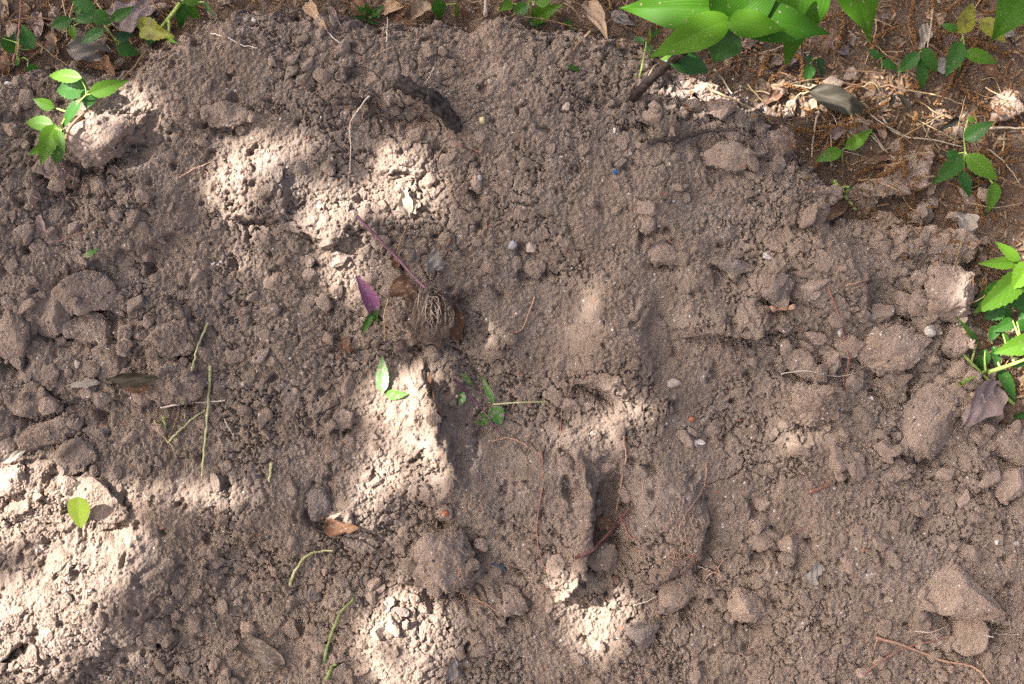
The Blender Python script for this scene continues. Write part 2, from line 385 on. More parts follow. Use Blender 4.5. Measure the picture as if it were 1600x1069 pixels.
# the clods one can tell apart: x, y, half sizes, turn (degrees), label, shape
BIGS = [
 (140, 455, 42, 40, 20, 'angular pale clod with flat broken faces resting above two darker slabs', dict(h=.6, angular=.95, crumb=.7)),
 (82, 492, 30, 42, 10, 'flat upright slab of soil beside the angular pale clod', dict(h=.3, angular=.9)),
 (152, 515, 48, 25, 25, 'long slanting clod right under the angular pale clod', dict(h=.6, angular=.85)),
 (176, 566, 29, 27, 0, 'blocky clod above the rolled dead leaf with a rootlet across it', dict(h=.6, angular=.9)),
 (18, 522, 24, 42, 5, 'tall narrow clod past the flat upright slab', dict(h=.6)),
 (268, 598, 44, 32, 10, 'lumpy clod against the end of the rolled dead leaf', dict(h=.7, angular=.5, crumb=1.4)),
 (268, 530, 38, 32, 0, 'rounded crumbly clod under the short dark forked twig', dict(h=.6, angular=.5, crumb=1.3)),
 (38, 628, 36, 24, 15, 'flat clod with a worn pale corner beside a round one', dict(h=.55, angular=.9)),
 (76, 632, 15, 16, 0, 'small round clod tucked against the flat pale-cornered clod', dict(h=.8, angular=.4)),
 (62, 678, 48, 24, -22, 'long slab of soil tilted over a dark gap', dict(h=.55, angular=.9)),
 (148, 776, 46, 32, 15, 'broad flat slab in full sun behind the yellow-green leaf', dict(h=.4, angular=.8, crumb=.8)),
 (352, 178, 34, 22, 8, 'flat round clod half sunk high on the heap', dict(h=.45, angular=.4)),
 (150, 218, 66, 36, -15, 'broad crumbly overhanging lump below the bright leafy sprig', dict(h=.6, angular=.4, crumb=1.5, lift=.05)),
 (92, 262, 32, 24, 30, 'ragged clod hung with rootlets under the overhanging lump', dict(h=.7, crumb=1.5)),
 (156, 290, 15, 14, 0, 'round clod sheltered beneath the overhanging lump', dict(h=.8, angular=.4)),
 (835, 416, 22, 14, 5, 'flat oval clod below a pale blue-grey pebble', dict(h=.5, angular=.6)),
 (1012, 348, 14, 15, 0, 'single round nub of soil on the open slope', dict(h=.7, angular=.35)),
 (1040, 396, 26, 19, 0, 'low rounded clod half buried in the open slope', dict(h=.45, angular=.4)),
 (884, 731, 18, 18, 0, 'round crumbly clod at the top of the smooth broken slab', dict(h=.8, angular=.5, crumb=1.2)),
 (802, 940, 20, 26, 10, 'pale angular clod beside a tangle of fine tan rootlets', dict(h=.7, angular=.9)),
 (1055, 925, 33, 31, 0, 'flat round clod below the ragged rooty overhang', dict(h=.45, angular=.55)),
 (1160, 940, 28, 31, 0, 'smooth egg-shaped clod with one dark dent', dict(h=.7, angular=.5, crumb=.45)),
 (1003, 990, 26, 22, -20, 'dark grey broken clod below the flat round clod', dict(h=.6, angular=.9, mat=GREYROCK)),
 (480, 932, 26, 13, -5, 'grey oblong clod lying above the green grass blade', dict(h=.7, angular=.8, mat=GREYROCK, crumb=.6)),
 (502, 784, 20, 34, 12, 'grey finger-shaped clod standing above the brown leaf scrap', dict(h=.6, angular=.5, mat=GREYROCK, crumb=.5)),
 (690, 878, 52, 48, 15, 'thick crumbly lump overhanging a dark shadow', dict(h=.5, angular=.4, crumb=1.6, lift=.15, sub=5)),
 (696, 802, 14, 12, 0, 'small clod with a rust-red core', dict(h=.8, angular=.5)),
 (672, 803, 8, 8, 0, 'pea-sized clod beside the one with a red core', dict(h=.8, sub=3)),
 (541, 655, 19, 16, 0, 'rounded clod beside the sunlit ridge', dict(h=.6)),
 (1412, 268, 62, 34, -35, 'large angular clod lying against the leaf litter', dict(h=.55, angular=.95, sub=5)),
 (1352, 308, 44, 28, -15, 'pale lower shoulder of broken soil joined to the large angular clod', dict(h=.5, angular=.8)),
 (1436, 338, 22, 22, 10, 'cube-like clod below the large angular clod', dict(h=.8, angular=.95, crumb=.5)),
 (1380, 346, 19, 16, 0, 'knobby clod beside the cube-like clod', dict(h=.7)),
 (1402, 368, 16, 13, 0, 'small clod below the knobby clod', dict(h=.7)),
 (1468, 385, 62, 36, 10, 'upper half of a big crumbling clod by the pale dead leaf', dict(h=.5, angular=.5, crumb=1.4, sub=5)),
 (1480, 455, 48, 46, 0, 'big rounded clod crumbling beside the bright green herb', dict(h=.6, angular=.35, crumb=1.0, sub=5)),
 (1432, 435, 16, 14, 0, 'pale cracked round clod like a button', dict(h=.7, angular=.6, crumb=.7)),
 (1410, 472, 24, 22, 20, 'squarish clod below the button-like clod', dict(h=.7, angular=.9)),
 (1436, 478, 18, 20, 0, 'clod with a cracked face beside the squarish one', dict(h=.7, angular=.8)),
 (1392, 545, 66, 36, 6, 'long loaf-shaped clod above a dark gap', dict(h=.6, angular=.55, crumb=1.2, sub=5)),
 (1446, 512, 22, 18, 25, 'buff clod holding a white stone chip', dict(h=.7, angular=.7)),
 (1492, 538, 25, 26, 0, 'rounded clod with a red speck past the loaf-shaped clod', dict(h=.6, angular=.6)),
 (1395, 603, 24, 22, 0, 'knuckle-like crumbly clod under the loaf-shaped clod', dict(h=.7, crumb=1.4)),
 (1440, 606, 20, 16, -15, 'pale clod beside the knuckle-like clod', dict(h=.6)),
 (1470, 598, 17, 16, 0, 'pale clod crossed by a red-brown stem', dict(h=.6)),
 (1448, 664, 46, 50, 15, 'large smooth rounded stone-like clod', dict(h=.55, angular=.75, crumb=.4, sub=5)),
 (1497, 577, 15, 18, 10, 'small dark clod beside the green herb stem', dict(h=.7)),
 (1494, 618, 22, 20, 0, 'clod pressed against the large greyish dead leaf', dict(h=.6)),
 (1532, 684, 14, 16, 20, 'small clod under the tip of the large greyish dead leaf', dict(h=.7, angular=.8)),
 (1578, 694, 34, 28, 0, 'broken pale clod below the green herb stem', dict(h=.6, angular=.8)),
 (1266, 632, 38, 30, 15, 'crumbly clod jutting above a short shadow on the slope', dict(h=.6, angular=.5, crumb=1.3)),
 (1252, 572, 30, 22, 20, 'pale crumbly lump just above the jutting clod', dict(h=.5, crumb=1.4)),
 (1217, 448, 28, 26, 0, 'rough grey clod flecked with white', dict(h=.75, angular=.8, mat=GREYROCK, crumb=1.5)),
 (1146, 415, 32, 18, 20, 'dark grey cindery clod beside the white-flecked one', dict(h=.6, angular=.8, mat=GREYROCK, crumb=1.6)),
 (1300, 562, 18, 20, 0, 'dark crumbly clod below a white pebble', dict(h=.7, crumb=1.4)),
 (1330, 598, 14, 22, 0, 'narrow clod beside a thin red-brown root', dict(h=.7)),
 (1504, 932, 62, 38, 25, 'large angular slab of soil with a sharp upper edge', dict(h=.5, angular=.95, sub=5, crumb=.7)),
 (1512, 985, 26, 30, 10, 'squared end of the broken slab above thin pale rootlets', dict(h=.8, angular=.95, crumb=.5)),
 (1018, 180, 15, 13, 0, 'smooth pale clod near the foot of the dark stem', dict(h=.8, angular=.7, crumb=.5)),
 (1082, 164, 15, 13, 0, 'cracked clod below the sunlit broken soil', dict(h=.7, angular=.7)),
 (1098, 142, 20, 14, 10, 'sunlit pale clod under the broad green leaves', dict(h=.7, angular=.7)),
 (1052, 118, 22, 14, -10, 'sunlit broken clod beside the dark leaning stem', dict(h=.7, angular=.9)),
 (1126, 170, 22, 20, 0, 'dark rounded clod at the brim of the leaf litter', dict(h=.7)),
 (1210, 228, 36, 28, 0, 'broad low lump at the brim of the heap', dict(h=.5, angular=.5, crumb=1.3)),
 (1135, 245, 36, 20, 10, 'reddish flat clod below the dark twig', dict(h=.5, angular=.7)),
 (1330, 204, 24, 20, 0, 'dark clod lying in the leaf litter by the paired green leaves', dict(h=.7)),
 (1570, 165, 26, 26, 0, 'dark round clod lying out in the leaf litter', dict(h=.7)),
 (1582, 752, 22, 30, 20, 'clod leaning over a dark crack below the pale broken clod', dict(h=.6)),
 (1190, 786, 13, 13, 0, 'round clod on the lower slope near tan crumbs', dict(h=.7)),
 (1190, 845, 17, 15, 0, 'pale oval clod on the lower slope', dict(h=.6)),
 (1232, 852, 19, 17, 0, 'flat clod beside the pale oval clod', dict(h=.5)),
 (940, 870, 26, 24, 0, 'dark crumbly clod in the hollow under the red-brown twig', dict(h=.6)),
 (1400, 735, 26, 18, 0, 'knot of crumbs at the foot of the large smooth clod', dict(h=.6, crumb=1.5)),
 (745, 286, 10, 14, 0, 'smooth clod with a shiny grey chip', dict(h=.8, angular=.4, crumb=.4)),
 (495, 1000, 20, 16, 0, 'soft clod at the foot of the green grass blade', dict(h=.6)),
 (110, 715, 34, 22, -5, 'flat sunlit clod above the broad slab', dict(h=.5, angular=.8)),
 (20, 752, 30, 24, 0, 'sunlit pale lump beside a dark notch', dict(h=.5, angular=.6, crumb=.8)),
]

# ------------------------------------------------------------------ the heap: a displaced sheet on the slope
def axis(lo, hi, a, b, fine, grow=1.18):
    c = list(np.arange(a, b + fine / 2, fine)); s = fine
    while c[-1] < hi: s = min(s * grow, 0.05); c.append(c[-1] + s)
    s = fine
    while c[0] > lo: s = min(s * grow, 0.05); c.insert(0, c[0] - s)
    return np.array(c)
FINE = 0.00145
UX = axis(-1.6, 1.6, -0.745, 0.745, FINE); VY = axis(-0.80, 0.62, -0.50, 0.50, FINE)
U, V = np.meshgrid(UX, VY)
wx = fbm(U * 22, V * 22, 3, 20) * 13 + fbm(U * 90, V * 90, 2, 25) * 5
wy = fbm(U * 22, V * 22, 3, 30) * 13 + fbm(U * 90, V * 90, 2, 35) * 5
PX = (800 + U / K + wx).astype(np.float32); PY = (534.5 - V / K + wy).astype(np.float32)
PXG = 800 + UX / K; PYG = 534.5 - VY / K      # PYG decreases

EDGE = [(-2200, 210), (-600, 150), (0, 108), (60, 92), (120, 112), (195, 100), (235, 70), (330, 14), (450, 4), (560, 26), (690, 34), (790, 22), (860, 40), (945, 44), (1000, 78), (1060, 112), (1130, 128), (1190, 165), (1235, 225), (1290, 262), (1335, 330), (1420, 365), (1500, 370), (1545, 450), (1530, 540), (1560, 640), (1640, 690), (1900, 760), (2900, 900)]
def line_dist(px, py, pts):
    best = np.full(px.shape, 1e9, np.float32); side = np.ones(px.shape, np.float32); par = np.zeros(px.shape, np.float32)
    n = len(pts) - 1
    for i in range(n):
        ax, ay = pts[i]; bx, by = pts[i + 1]; dx, dy = bx - ax, by - ay; l2 = dx * dx + dy * dy
        t = np.clip(((px - ax) * dx + (py - ay) * dy) / l2, 0, 1)
        ex = px - ax - t * dx; ey = py - ay - t * dy; d = np.sqrt(ex * ex + ey * ey)
        c = dx * (py - ay) - dy * (px - ax); m = d < best
        best = np.where(m, d, best); side = np.where(m, np.sign(c), side); par = np.where(m, (i + t) / n, par)
    return best, side, par
ed, es, _ = line_dist(PX, PY, EDGE)
sd = ed * es                                     # >0 inside the heap (below the line in the picture)
edge_drop = -0.20 * (1 - 1 / (1 + np.exp(-np.clip((sd + 16) / 9, -30, 30)))) - 0.03 * np.exp(-np.maximum(sd, 0) / 60)

big = (fbm(U * 3.1, V * 3.1, 3, 1) * 0.014 + fbm(U * 11, V * 11, 3, 5) * 0.0075).astype(np.float32)
feat = np.zeros_like(big)
def bump(cx, cy, sx, sy, rot, amp, p=2.0):
    R = 2.0 * max(sx, sy) + 50
    i0, i1 = np.searchsorted(PXG, [cx - R, cx + R]); j0, j1 = np.searchsorted(-PYG, [-(cy + R), -(cy - R)])
    if i1 <= i0 or j1 <= j0: return
    sl = (slice(j0, j1), slice(i0, i1)); a = math.radians(rot); c, s = math.cos(a), math.sin(a)
    dx = PX[sl] - cx; dy = PY[sl] - cy
    q = ((dx * c + dy * s) / sx) ** 2 + ((-dx * s + dy * c) / sy) ** 2
    feat[sl] += (amp * 0.0013) * np.exp(-0.7 * q ** p)
for b in [
 (150, 212, 75, 38, -18, 24), (125, 285, 60, 16, -15, -12), (350, 175, 42, 28, 0, 7), (250, 150, 90, 55, 0, 8), (60, 180, 60, 60, 0, -20),
 (385, 300, 55, 42, 0, 18), (430, 352, 60, 14, 10, -8), (210, 345, 95, 48, -25, 14), (215, 405, 90, 22, -20, -9), (110, 320, 25, 18, 0, -16),
 (618, 178, 75, 15, 8, -20), (560, 116, 14, 12, 0, -18), (600, 130, 80, 28, 5, 8), (690, 105, 60, 25, 20, -10), (520, 350, 60, 24, 0, 14), (520, 385, 55, 10, 0, -8), (630, 250, 40, 22, 0, 10), (620, 265, 14, 6, 0, -9),
 (655, 470, 55, 55, 0, 20), (738, 515, 34, 48, -20, -24), (700, 562, 70, 20, 10, -12), (790, 650, 70, 60, 0, -14), (600, 500, 40, 60, 0, 8),
 (690, 880, 60, 55, 0, 26), (950, 830, 30, 70, 12, -26), (740, 640, 30, 60, -10, -12), (690, 945, 50, 13, -12, -12), (742, 890, 14, 40, 0, -10), (725, 775, 55, 38, 20, 16),
 (1038, 815, 55, 85, 8, 28), (1098, 845, 16, 60, 10, -14), (955, 545, 58, 64, 15, 27), (965, 470, 48, 50, 0, 14), (985, 625, 52, 48, 0, 10), (945, 615, 45, 14, 0, -14), (1000, 665, 45, 70, 0, 12),
 (955, 490, 18, 22, 30, -7), (1160, 505, 85, 18, -3, 12), (1160, 530, 85, 12, -3, -8),
 (1270, 425, 92, 72, 12, 30), (1355, 395, 26, 85, -25, -22), (1200, 415, 30, 25, 0, -14), (1265, 640, 55, 45, 20, 20), (1215, 700, 70, 40, 0, 8),
 (1190, 300, 80, 45, 20, 8), (1100, 215, 40, 25, 0, -10), (1190, 235, 60, 40, 0, 10), (1420, 480, 60, 40, 0, -14), (1380, 600, 80, 25, 0, -14),
 (110, 940, 150, 85, -28, 34), (28, 1012, 34, 10, -42, -20), (255, 905, 30, 70, -8, -5), (150, 770, 58, 42, 15, 16), (195, 800, 12, 30, 10, -10), (20, 775, 45, 35, 0, 14), (80, 855, 90, 16, -20, -10),
 (330, 780, 120, 34, 0, 10), (240, 560, 80, 60, 0, 10), (330, 650, 70, 40, 0, -8), (370, 890, 42, 34, 0, -16), (430, 960, 80, 60, 0, -14), (350, 1000, 70, 40, 20, -10), (480, 870, 80, 40, 0, -7),
 (645, 1015, 75, 75, 0, 16), (760, 945, 60, 30, 10, 8), (570, 790, 45, 40, 0, 12), (1000, 1000, 70, 40, 0, 6), (1500, 960, 75, 60, 30, 14), (1340, 700, 120, 40, 0, 6), (1460, 780, 140, 40, 8, -8),
 (880, 320, 200, 90, 0, 10), (850, 160, 160, 70, 0, 8), (1330, 900, 220, 100, 0, 10), (130, 640, 60, 30, 0, -8), (200, 640, 90, 14, 0, -9), (100, 560, 70, 30, 0, -7)]:
    bump(*b)
for px_, py_, rx_, ry_, rot_, _l, _k in BIGS:      # each sits in its own hollow
    bump(px_ + .1 * rx_, py_ + ry_ * .95, rx_ * 1.0, ry_ * .38 + 4, rot_, -(8 + .26 * ry_))
    bump(px_ + .12 * rx_, py_ + .1 * ry_, rx_ * 1.25, ry_ * 1.2, rot_, -(3 + .10 * ry_))
def ridge(pts, amp, sl, sr, taper=0.12):
    d, s, par = line_dist(PX, PY, pts)
    e = np.clip(np.minimum(par, 1 - par) / taper, 0, 1); e = e * e * (3 - 2 * e)
    global feat
    feat += (amp * 0.001) * e * np.where(s > 0, np.exp(-d / sl), np.exp(-(d / sr) ** 2)).astype(np.float32)
ridge([(655, 560), (672, 620), (690, 680), (722, 760)], 44, 60, 8)
ridge([(905, 700), (912, 760), (922, 815), (905, 865), (868, 935)], 46, 115, 7)
ridge([(1080, 740), (1090, 800), (1082, 870)], 12, 40, 7)
ridge([(240, 865), (258, 905), (245, 960), (250, 1010)], 8, 70, 14)
ridge([(1200, 505), (1120, 512), (1050, 500)], 12, 40, 6)
ridge([(735, 470), (755, 520), (790, 552)], 16, 16, 30)
ridge([(420, 245), (440, 300), (425, 360)], 13, 40, 8)
ridge([(560, 385), (500, 380), (430, 350)], 11, 40, 6)
ridge([(190, 770), (180, 800), (140, 812), (105, 800)], 13, 40, 5)

# crumbs at several sizes; rough and smooth patches
cm = np.clip(0.55 + 0.6 * fbm(U * 5 + 9, V * 5, 3, 50), 0.1, 1.1).astype(np.float32)
smooth = np.exp(-(((PX - 1150) / 330) ** 2 + ((PY - 560) / 330) ** 2)) * 0.35 + np.exp(-(((PX - 1300) / 300) ** 2 + ((PY - 880) / 170) ** 2)) * 0.35
smooth += np.exp(-(((PX - 100) / 200) ** 2 + ((PY - 930) / 110) ** 2)) * 0.4 + np.exp(-(((PX - 640) / 60) ** 2 + ((PY - 660) / 100) ** 2)) * 0.5
smooth += np.exp(-(((PX - 860) / 60) ** 2 + ((PY - 800) / 95) ** 2)) * 0.6 + np.exp(-(((PX - 330) / 120) ** 2 + ((PY - 785) / 40) ** 2)) * 0.4
for cx_, cy_, rx_, ry_ in ((632, 270, 80, 70), (515, 340, 90, 50), (380, 290, 75, 65), (640, 1010, 80, 100), (930, 965, 70, 60), (965, 500, 60, 100)): smooth += .5 * np.exp(-(((PX - cx_) / rx_) ** 2 + ((PY - cy_) / ry_) ** 2))
cm = np.clip(cm - smooth, 0.03, 1.1).astype(np.float32)
gx = (U + fbm(U * 110, V * 110, 3, 60, .6) * 0.0034).astype(np.float32); gy = (V + fbm(U * 110, V * 110, 3, 66, .6) * 0.0034).astype(np.float32)
fine = domes(gx, gy, 0.042, 0.30, 1, 0.22, 0.5, 0.35) * cm * 0.7
fine = np.maximum(fine, domes(gx, gy, 0.024, 0.45, 2, 0.22, 0.50, 0.55) * cm)
fine = np.maximum(fine, 0.0) + domes(gx, gy, 0.0125, 0.65, 3, 0.25, 0.62, 0.65) * (0.15 + 0.85 * cm)
fine = fine + domes(gx, gy, 0.0065, 0.85, 4, 0.35, 0.8, 0.7) * (0.4 + 0.55 * cm)
fine = fine + domes(U, V, 0.0048, 0.85, 5, 0.35, 0.8, 0.85) * 1.0 + rng.normal(size=U.shape).astype(np.float32) * 0.00012
st = big + feat
g1 = np.gradient(st, VY, axis=0); g2 = np.gradient(st, UX, axis=1); steep = 1 / (1 + (g1 * g1 + g2 * g2) * 2.0)
fine = fine * (0.25 + 0.75 * steep).astype(np.float32)
pits = -0.010 * np.clip(1 - np.abs(fbm(U * 30, V * 30, 4, 70, .6)) / 0.10, 0, 1) * np.clip(fbm(U * 7, V * 7, 2, 74) * 2.2 + .35, 0, 1) + np.minimum(0, fbm(U * 34, V * 34, 3, 77) + 0.45) * 0.03
crack = -0.009 * np.clip(1 - np.abs(fbm(U * 16 + 3, V * 16, 3, 80)) / 0.045, 0, 1) * np.clip(fbm(U * 4, V * 4, 2, 84) * 2, 0, 1)
Wm = edge_drop + big + feat + fine + pits + crack + fbm(U * 160, V * 160, 2, 90) * 0.0009
hf = np.clip(feat + fine + pits, -0.02, 0.03)
hl = np.clip(feat, -0.02, 0.03) * 0.40 + fine * 0.05; US = U + 0.35 * hl; VS = V - hl
VS = np.where(VY[:, None] < -0.66, V, VS)
# foot of the heap runs out on to level ground outside the frame
foot = np.clip((-0.58 - V) / 0.2, 0, 1); Wm = Wm + foot * foot * 0.02
mv = np.stack([US, VS, Wm], -1).reshape(-1, 3)
nx = len(UX); ny = len(VY)
ii = (np.arange(ny - 1)[:, None] * nx + np.arange(nx - 1)[None, :]).ravel()
keep = ((sd[:-1, :-1] > -70)).ravel(); ii = ii[keep]
mf = np.stack([ii, ii + 1, ii + nx + 1, ii + nx], 1)
used = np.unique(mf); rem = np.full(len(mv), -1); rem[used] = np.arange(len(used))
mound = obj('soil_mound', mesh('soil_mound', mv[used], rem[mf], SOIL), loc=(0, 0, 0), label='heap of loose crumbly grey-brown soil filling the bank', kind='structure')

# ------------------------------------------------------------------ the ground round the heap: one sheet, level in front, a litter-covered bank behind
def ground_w_world(x, y):
    a = np.tan(math.radians(30)); y0 = -0.05
    zb = ORG[2] - 0.062 / math.cos(SL) + y0 * math.tan(SL) + (y - y0) * a      # bank, tilted a little back from the heap face
    zb = np.where(y < y0, ORG[2] - 0.062 / math.cos(SL) + y * math.tan(SL), zb)
    top = ORG[2] + 1.15
    zb = np.where(zb > top - 0.3, top - 0.3 * np.exp(-(zb - top + 0.3) / 0.3), zb)
    return np.maximum(zb, 0.0)
gxs = axis(-60, 60, -0.85, 0.85, 0.0045, 1.16); gys = axis(-60, 60, -0.12, 0.58, 0.0045, 1.16)
def stretch(c, lo, hi):  # let the outer cells grow freely
    out = [x for x in c if lo <= x <= hi]; s = 0.05
    while out[-1] < 60: s *= 1.25; out.append(out[-1] + s)
    s = 0.05
    while out[0] > -60: s *= 1.25; out.insert(0, out[0] - s)
    return np.array(out)
gxs = stretch(gxs, -2.5, 2.5); gys = stretch(gys, -2.0, 2.5)
GX, GY = np.meshgrid(gxs, gys)
near = np.exp(-((GX / 2.5) ** 2 + (GY / 2.0) ** 2))
GZ = ground_w_world(GX, GY) + near * (fbm(GX * 6, GY * 6, 3, 100) * 0.014 + fbm(GX * 30, GY * 30, 3, 110) * 0.006)
GZ = GZ + near * (domes(GX, GY, 0.04, 0.6, 6, 0.25, 0.5, 0.6) + domes(GX, GY, 0.018, 0.7, 7, 0.3, 0.6, 0.7)) * 1.0
gv = np.stack([GX, GY, GZ], -1).reshape(-1, 3); nx2 = len(gxs); ny2 = len(gys)
ii = (np.arange(ny2 - 1)[:, None] * nx2 + np.arange(nx2 - 1)[None, :]).ravel()
ground = obj('ground', mesh('ground', gv, np.stack([ii, ii + 1, ii + nx2 + 1, ii + nx2], 1), HUMUS), label='dark humus ground under the leaf litter', kind='structure')

# ------------------------------------------------------------------ height of what is built so far, by pixel (2 px cells)
CW, CH = 840, 574
depth = np.full((CH, CW), -1.0)
def splat(p):
    s = D / (D - p[:, 2]); x = ((800 + p[:, 0] / K * s) / 2 + 20).astype(int); y = ((534.5 - p[:, 1] / K * s) / 2 + 20).astype(int)
    m = (x >= 0) & (x < CW) & (y >= 0) & (y < CH); np.maximum.at(depth, (y[m], x[m]), p[m, 2])
splat(mv[used])
gl = gv - ORG; gl = np.stack([gl @ VX, gl @ VV, gl @ VN], 1)
gsel = gl[(np.abs(gl[:, 0]) < 1) & (np.abs(gl[:, 1]) < 0.8)]
for ox in (0, 0.0016, 0.0032):
    for oy in (0, 0.0016, 0.0032): splat(gsel + np.array([ox, oy, 0]))
for _ in range(12):
    hole = depth <= -0.9
    if not hole.any(): break
    nb = np.max([np.roll(depth, s, a) for s in (1, -1) for a in (0, 1)], axis=0); depth = np.where(hole, nb, depth)
dm = depth.copy()
for _ in range(3):
    dm = (dm + np.roll(dm, 1, 0) + np.roll(dm, -1, 0) + np.roll(dm, 1, 1) + np.roll(dm, -1, 1)) / 5
def surf(px, py, raw=False):
    x = min(max(int(px / 2 + 20), 0), CW - 1); y = min(max(int(py / 2 + 20), 0), CH - 1)
    return float((depth if raw else dm)[y, x])
def at(px, py, h=0.0):
    """the point h metres above the soil under a spot of the slope"""
    w = surf(px, py) + h; s = (D - w) / D
    return np.array([(px - 800) * K * s, (534.5 - py) * K * s, w])
def splat_dm(p, pos, rz, rx):
    m = np.array((Matrix.Rotation(rz, 3, 'Z') @ Matrix.Rotation(rx, 3, 'X'))); p = p @ m.T + np.asarray(pos)
    s = D / (D - p[:, 2]); x = ((800 + p[:, 0] / K * s) / 2 + 20).astype(int); y = ((534.5 - p[:, 1] / K * s) / 2 + 20).astype(int)
    m = (x >= 0) & (x < CW) & (y >= 0) & (y < CH); np.maximum.at(dm, (y[m], x[m]), p[m, 2])
def raise_map(px, py, rx, ry, rot, top):
    R = max(rx, ry); a = math.radians(rot); c, s = math.cos(a), math.sin(a)
    for y in range(int((py - R) / 2), int((py + R) / 2) + 1):
        for x in range(int((px - R) / 2), int((px + R) / 2) + 1):
            dx, dy = x * 2 - px, y * 2 - py; q = ((dx * c + dy * s) / rx) ** 2 + ((-dx * s + dy * c) / ry) ** 2
            if q < 1 and 0 <= y + 20 < CH and 0 <= x + 20 < CW:
                dm[y + 20, x + 20] = max(dm[y + 20, x + 20], top - 0.012 * q)

# ------------------------------------------------------------------ single clods, one object each
def base_h(px, py, rx, ry):
    return float(np.mean([surf(px + rx * .7 * math.cos(a), py + ry * .7 * math.sin(a)) for a in np.arange(0, 6.28, .785)] + [surf(px, py)]))
def big_clod(px, py, rx, ry, rot, label, h=0.55, angular=0.7, mat=CLOD, sub=4, crumb=1.0, lift=0.25, tilt=0, name='soil_clod', group=None, cat='clod'):
    seed = int(px * 7 + py * 13)
    a, b = rx * K, ry * K; c = h * min(a, b) * 1.5; sub = 5 if rx >= 38 else 4 if rx >= 19 else 3
    p, f = clod_shape(sub, seed, angular, rough=.08 if angular > .65 else .13, ax=(a, b, c))
    nn = p / (np.array([a, b, c]) ** 2); nn /= np.linalg.norm(nn, axis=1, keepdims=True)
    q = p + np.stack([perlin3(p * 150, 5), perlin3(p * 150 + 7, 6), perlin3(p * 150 + 3, 7)], 1) * .002
    d = perlin3(p * 55 + seed, 3) * 0.0032 * crumb + domes3(q, 0.011, 5) * 0.16 * (crumb - .3) + domes3(q, 0.0055, 8) * 0.22 * crumb + perlin3(p * 300, 4) * 0.0014 + rng.normal(size=len(p)) * .0003
    p = p + nn * d[:, None]
    w = base_h(px, py, rx, ry) + c * (lift + .20); s = (D - w) / D
    pos = ((px - 800) * K * s, (534.5 - py) * K * s, w)
    o = obj(name, mesh(name, p, f, mat), label=label, cat=cat, group=group)
    put(o, pos, Matrix.Rotation(-math.radians(rot), 4, 'Z') @ Matrix.Rotation(math.radians(tilt), 4, 'X'))
    splat_dm(p, pos, -math.radians(rot), math.radians(tilt))
    return o
for px, py, rx, ry, rot, lab, kw in BIGS: big_clod(px, py, rx, ry, rot, lab, **kw)

PROTO = []
for i in range(14):
    p, f = clod_shape(3, 500 + i, 0.8 + 0.3 * (i % 3) / 2, rough=.08, ax=(1, 0.8, 0.7))
    d = perlin3(p * 2.2 + i, 3) * 0.2 + domes3(p, 0.5, 5) * 0.12 + domes3(p, 0.26, 8) * 0.2 + rng.normal(size=len(p)) * .015
    p = p * (1 + d[:, None] * 0.8); PROTO.append(mesh('small_clod', p, f, CLOD))
ZONES = [  # area (x0,y0,x1,y1), how many, radius px, label, group
 ((0, 270, 260, 420), 26, (7, 17), 'small brown clod below the overhanging lump beside the leafy sprig', 'clods under the overhanging lump'),
 ((0, 430, 250, 740), 34, (7, 18), 'small brown clod among the slabs round the rolled dead leaf', 'clods among the slabs'),
 ((260, 20, 560, 240), 16, (6, 15), 'small brown clod on the brow of the heap', 'clods on the brow of the heap'),
 ((560, 60, 960, 420), 9, (5, 13), 'small brown clod on the slope round the black piece of bark', 'clods round the bark'),
 ((250, 420, 560, 760), 26, (6, 15), 'small brown clod on the slope round the cut grass stems', 'clods round the cut stems'),
 ((260, 840, 620, 1064), 30, (6, 16), 'small brown clod in the shaded hollow round the curved green stem', 'clods in the shaded hollow'),
 ((740, 560, 1160, 1060), 24, (6, 15), 'small brown clod on the lower slope between the thin red roots', 'clods between the red roots'),
 ((960, 60, 1240, 330), 34, (7, 17), 'small brown clod below the plant with broad leaves', 'clods below the broad-leaved plant'),
 ((1220, 260, 1560, 760), 86, (8, 21), 'small brown clod among the large clods bordering the leaf litter', 'clods bordering the litter'),
 ((1180, 740, 1590, 1060), 30, (6, 14), 'small brown clod on the slope round the large angular slab', 'clods round the angular slab'),
 ((0, 120, 110, 270), 8, (7, 15), 'small dark clod in the hollow behind the leafy sprig', 'clods behind the sprig'),
]
nsmall = 0
